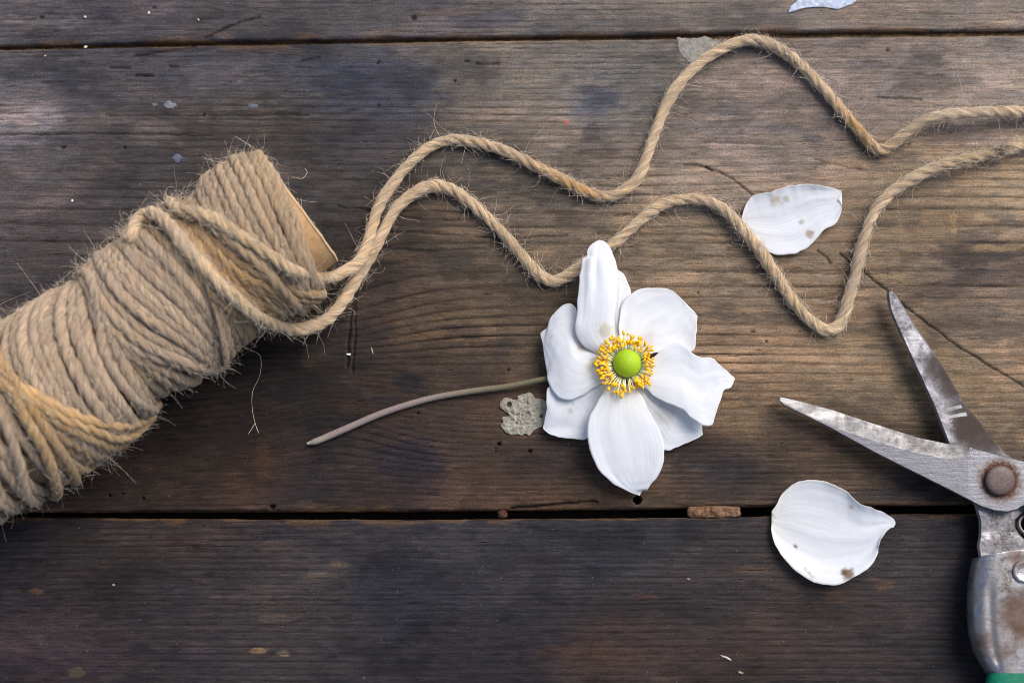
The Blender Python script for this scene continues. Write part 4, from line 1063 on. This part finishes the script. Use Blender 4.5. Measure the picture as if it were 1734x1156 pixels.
for r_, z_ in ((20, 13.9), (20, 14.5), (18.5, 14.7), (13, 14.8), (12, 14.55), (6, 14.5), (.2, 14.5)):
    rows.append(P(1735 + r_ * np.cos(th), 967 + r_ * np.sin(th), z_ / 1000))
under(build('handle_rivet', np.concatenate(rows), grid_faces(len(rows), m, wrap_c=True)[:, ::-1], ST_C, None), SCI)
GREEN = mat_plain('green_plastic', lin(0, 104, 78), lin(8, 122, 92), 700, .38, .15, .0002, spec=.5)
def grip(cx, y0, y1, bend, half, parent, zt=14.6):
    n, m_ = 70, 28
    w = np.linspace(0, 1, n); a = np.linspace(0, 2 * np.pi, m_, endpoint=False)
    hw = half * np.interp(w, [0, .02, .06, .5, .9, .97, 1], [.93, .99, 1, .96, .85, .6, .1])
    x = cx + bend(w)[:, None] + hw[:, None] * np.sign(np.cos(a)) * np.abs(np.cos(a)) ** .6
    y = (y0 + (y1 - y0) * w)[:, None] + 0 * a
    z = (zt + 1.2) / 2 + (zt - 1.2) / 2 * np.sign(np.sin(a)) * np.abs(np.sin(a)) ** .6 + 0 * w[:, None]
    return under(build('grip', P(x, y, z / 1000).reshape(-1, 3), grid_faces(n, m_, wrap_c=True)[:, ::-1], GREEN, None), parent)
grip(1738, 1139, 1700, lambda w: 40 * w ** 2, 70, SCI)
# second handle, running out of the picture on the plate's side
o2 = handle(1738, 946, 1142, hf, SCI, zt=14.0)
g2 = grip(1738, 1139, 1700, lambda w: -40 * w ** 2, 70, SCI)
rot = math.radians(62)
def turn(o):
    co = np.zeros(len(o.data.vertices) * 3, np.float32); o.data.vertices.foreach_get('co', co); co = co.reshape(-1, 3)
    q = co - PIV; R = np.array([[math.cos(rot), -math.sin(rot), 0], [math.sin(rot), math.cos(rot), 0], [0, 0, 1]])
    co = q @ R.T + PIV + np.array([.006, -.002, 0]); o.data.vertices.foreach_set('co', co.astype(np.float32).ravel()); o.data.update()
turn(o2); turn(g2)

# ------------------------------------------------------------------ crumbs, flakes and spots on the wood
def blob(name, poly, h, mat, label, cat, z0=0.0, nr=16, na=96, nz=0.35, freq=9.0, seed=0, group=None, col=None, edge=0.25, rag=1.2):
    p = np.array(poly, float); c = p.mean(0)
    q = crom(np.vstack([p, p[:1]]), na + 1)[:-1]
    q = q + rag * np.stack([fbm(np.arange(na) / 2.3, np.zeros(na), seed, 3), fbm(np.arange(na) / 2.1, np.ones(na) * 7, seed + 1, 3)], 1) * 2
    f = np.linspace(0, 1, nr)[:, None, None]
    XY = c + (q - c)[None] * f
    r = np.linspace(0, 1, nr)[:, None]
    z = h * (edge + (1 - edge) * np.sqrt(np.maximum(0, 1 - r ** 3))) * (1 + nz * 2 * fbm(XY[..., 0] / freq, XY[..., 1] / freq, seed, 4))
    V = P(XY[..., 0], XY[..., 1], z0 + z)
    sk = P(q[:, 0], q[:, 1], z0 - 0.0006 + 0 * q[:, 0])
    V = np.concatenate([V, sk[None]])
    cc = None
    if col is not None:
        cc = np.broadcast_to(lin(*col), V.shape).copy() * (1 + .9 * fbm(V[..., 0] * 900, V[..., 1] * 900, seed + 4, 4))[..., None]
        cc = cc.reshape(-1, 3)
    loc = P(c[0], c[1], 0.0).reshape(3)
    o = build(name, V.reshape(-1, 3) - loc, grid_faces(nr + 1, na, wrap_c=True), mat, None, col=cc)
    o.location = loc
    return tag(o, label, cat, group)

TINT = mat_tint('crumb_skin', 1400, .85, .35, .6, .0004)
FLAT = mat_tint('flaking_paint', 700, .7, .25, .4, .0003)
lc = zc([(990, 300), (992, 500), (960, 720), (850, 790), (790, 820), (740, 870), (690, 925), (630, 880), (570, 915), (500, 890), (400, 905), (310, 880), (220, 800), (190, 730), (240, 670), (195, 600), (300, 580), (352, 560), (300, 510), (200, 440), (172, 350), (250, 240), (340, 255), (450, 285), (480, 260), (500, 200), (560, 190), (690, 150), (770, 200), (800, 250), (900, 262)], 830, 650, 10.51)
o = blob('lichen_crust', lc, .0008, TINT, 'crusty grey lichen patch beside the flower and under its stem', 'lichen', nr=44, na=150, nz=.75, freq=5.0, seed=3, col=(146, 141, 130), edge=.55)
co = np.array([v.co for v in o.data.vertices]) + np.array(o.location); px, py = proj(co)
for x, y, r, d in ((862, 685, 5, .0010), (917, 704, 4, .0008), (894, 699, 3, .0005), (880, 670, 3, .0004), (901, 712, 3, .0005), (874, 717, 3, .0004), (893, 683, 2.5, .0004), (884, 703, 2.5, .0004)):
    co[:, 2] -= d * (1 - sstep(.5, 1.1, np.hypot(px - x, py - y) / r))
for v, c_ in zip(o.data.vertices, co - np.array(o.location)): v.co = c_
blob('plaster_patch', [(1147, 64), (1170, 66), (1196, 63), (1208, 68), (1214, 80), (1196, 100), (1180, 108), (1160, 100), (1150, 86)], .00018, FLAT, 'thin grey plaster smear between the plank joint and the twine loop', 'plaster smear', seed=8, col=(132, 128, 122), rag=2.5, nr=26)
blob('paint_flake', [(1335, 22), (1338, 12), (1348, 4), (1352, -8), (1400, -20), (1445, -12), (1449, 2), (1438, 9), (1418, 15), (1395, 12), (1370, 13), (1352, 14), (1344, 20)], .0004, FLAT, 'pale blue grey paint flake at the far edge of the table', 'paint flake', seed=12, col=(176, 186, 204), rag=1.2, nr=22, edge=.7)
CHIP = mat_tint('splinter_wood', 900, .8, .45, .7, .0005)
o = blob('wood_chip', [(1163, 864), (1168, 857), (1186, 857), (1218, 856), (1249, 857), (1253, 863), (1252, 873), (1230, 876), (1196, 877), (1168, 876)], .0026, CHIP, 'long brown wood splinter wedged in the plank joint', 'wood chip', z0=-.0016, seed=15, col=(112, 84, 62), nr=26, nz=.5, edge=.45, freq=12)
blob('bark_crumb', [(842, 866), (850, 862), (858, 866), (859, 874), (850, 877), (843, 875)], .0016, CHIP, 'small rusty brown crumb stuck in the joint below the stem', 'crumb', z0=-.0012, seed=18, col=(74, 44, 34))
def spot(name, x, y, rx, ry, h, colr, label, cat, seed, group=None, rot_=0.0, mat=TINT, z0=0.0):
    a = np.linspace(0, 2 * np.pi, 10, endpoint=False); rr_ = 1 + .5 * (rng.random(10) - .5)
    dx, dy = rx * np.cos(a) * rr_, ry * np.sin(a) * rr_
    poly = np.stack([x + dx * math.cos(rot_) - dy * math.sin(rot_), y + dx * math.sin(rot_) + dy * math.cos(rot_)], 1)
    return blob(name, poly, h, mat, label, cat, nr=6, na=24, seed=seed, group=group, col=colr, rag=.5, z0=z0)
spot('paint_spot', 289, 178, 11, 8, .00012, (106, 110, 118), 'largest of the blue grey paint spots above the spool', 'paint spot', 21, 'blue grey paint spots on the planks', mat=FLAT)
spot('paint_spot', 262, 177, 4, 3, .0001, (100, 104, 112), 'tiny paint spot beside the largest blue grey one', 'paint spot', 22, 'blue grey paint spots on the planks', mat=FLAT)
spot('paint_spot', 428, 180, 8, 5, .0001, (86, 90, 98), 'faint paint spot above the card end of the spool', 'paint spot', 23, 'blue grey paint spots on the planks', mat=FLAT)
spot('paint_spot', 405, 140, 5, 4, .0001, (80, 84, 92), 'faint paint spot highest above the card end of the spool', 'paint spot', 24, 'blue grey paint spots on the planks', mat=FLAT)
spot('paint_spot', 301, 268, 9, 7, .0001, (82, 90, 104), 'blotchy paint spot just off the upper side of the spool', 'paint spot', 25, 'blue grey paint spots on the planks', mat=FLAT)
spot('paint_spot', 959, 208, 6, 5, .00012, (150, 86, 82), 'tiny red paint spot between the two twine waves', 'paint spot', 26, mat=FLAT)
CR = 'pale crumbs scattered on the planks'
for x, y, rx, ry, cl, lb in ((145, 80, 4, 4, (206, 210, 168), 'pale green crumb on the edge of the far plank joint'), (144, 29, 4, 3, (180, 180, 182), 'white crumb on the far plank straight above the pale green crumb'),
        (252, 22, 4, 3.5, (180, 180, 182), 'white crumb on the far plank nearest the corner crack'), (336, 34, 2.5, 2.5, (180, 180, 182), 'smallest white crumb on the far plank'),
        (122, 340, 3, 3, (214, 212, 206), 'white crumb on the middle plank beside the spool'), (76, 95, 2.5, 2, (200, 196, 190), 'tiny pale crumb just below the far joint'),
        (590, 600, 5, 3, (226, 224, 222), 'white chip on the dark knot below the loose twine'), (192, 990, 2.5, 2.5, (190, 180, 168), 'tiny pale crumb on the dark near plank')):
    spot('crumb', x, y, rx * .72, ry * .72, .0006, cl, lb, 'crumb', int(x) % 30, CR)
spot('seed_sliver', 1230, 1113, 9, 2.2, .0005, (206, 204, 206), 'white curved sliver on the near plank', 'sliver', 4, rot_=.45)
spot('seed_sliver', 1254, 1138, 5, 2, .0005, (170, 150, 120), 'tan sliver beside the white one at the near edge', 'sliver', 5, rot_=.3)
spot('seed_sliver', 630, 594, 1.3, 6, .0004, (150, 142, 120), 'thin upright sliver on the dark wood above the stem', 'sliver', 6, rot_=-.2)
spot('seed_sliver', 1166, 980, 3, 1.5, .0004, (150, 140, 120), 'tiny paired sliver on the near plank below the brown splinter', 'sliver', 7, rot_=.5)
# dust grains nobody could count
n = 420
gx = rng.uniform(-20, 1760, n); gy = np.where(rng.random(n) < .6, rng.uniform(885, 1170, n), rng.uniform(90, 855, n))
c0 = P(gx, gy, 0.0003); sz_ = rng.uniform(.00006, .00017, n)
off = np.array([(1, 0, 0), (-.5, .87, 0), (-.5, -.87, 0), (0, 0, .8)])
V = (c0[:, None] + sz_[:, None, None] * off[None] * rng.uniform(.6, 1.5, (n, 1, 3))).reshape(-1, 3)
F = (np.arange(n)[:, None, None] * 4 + np.array([(0, 1, 3), (1, 2, 3), (2, 0, 3)])[None]).reshape(-1, 3)
tag(build('dust_grains', V, F, mat_plain('dust', lin(120, 108, 94), lin(176, 168, 156), 500, .9, 0), None, smooth=False), kind='stuff')
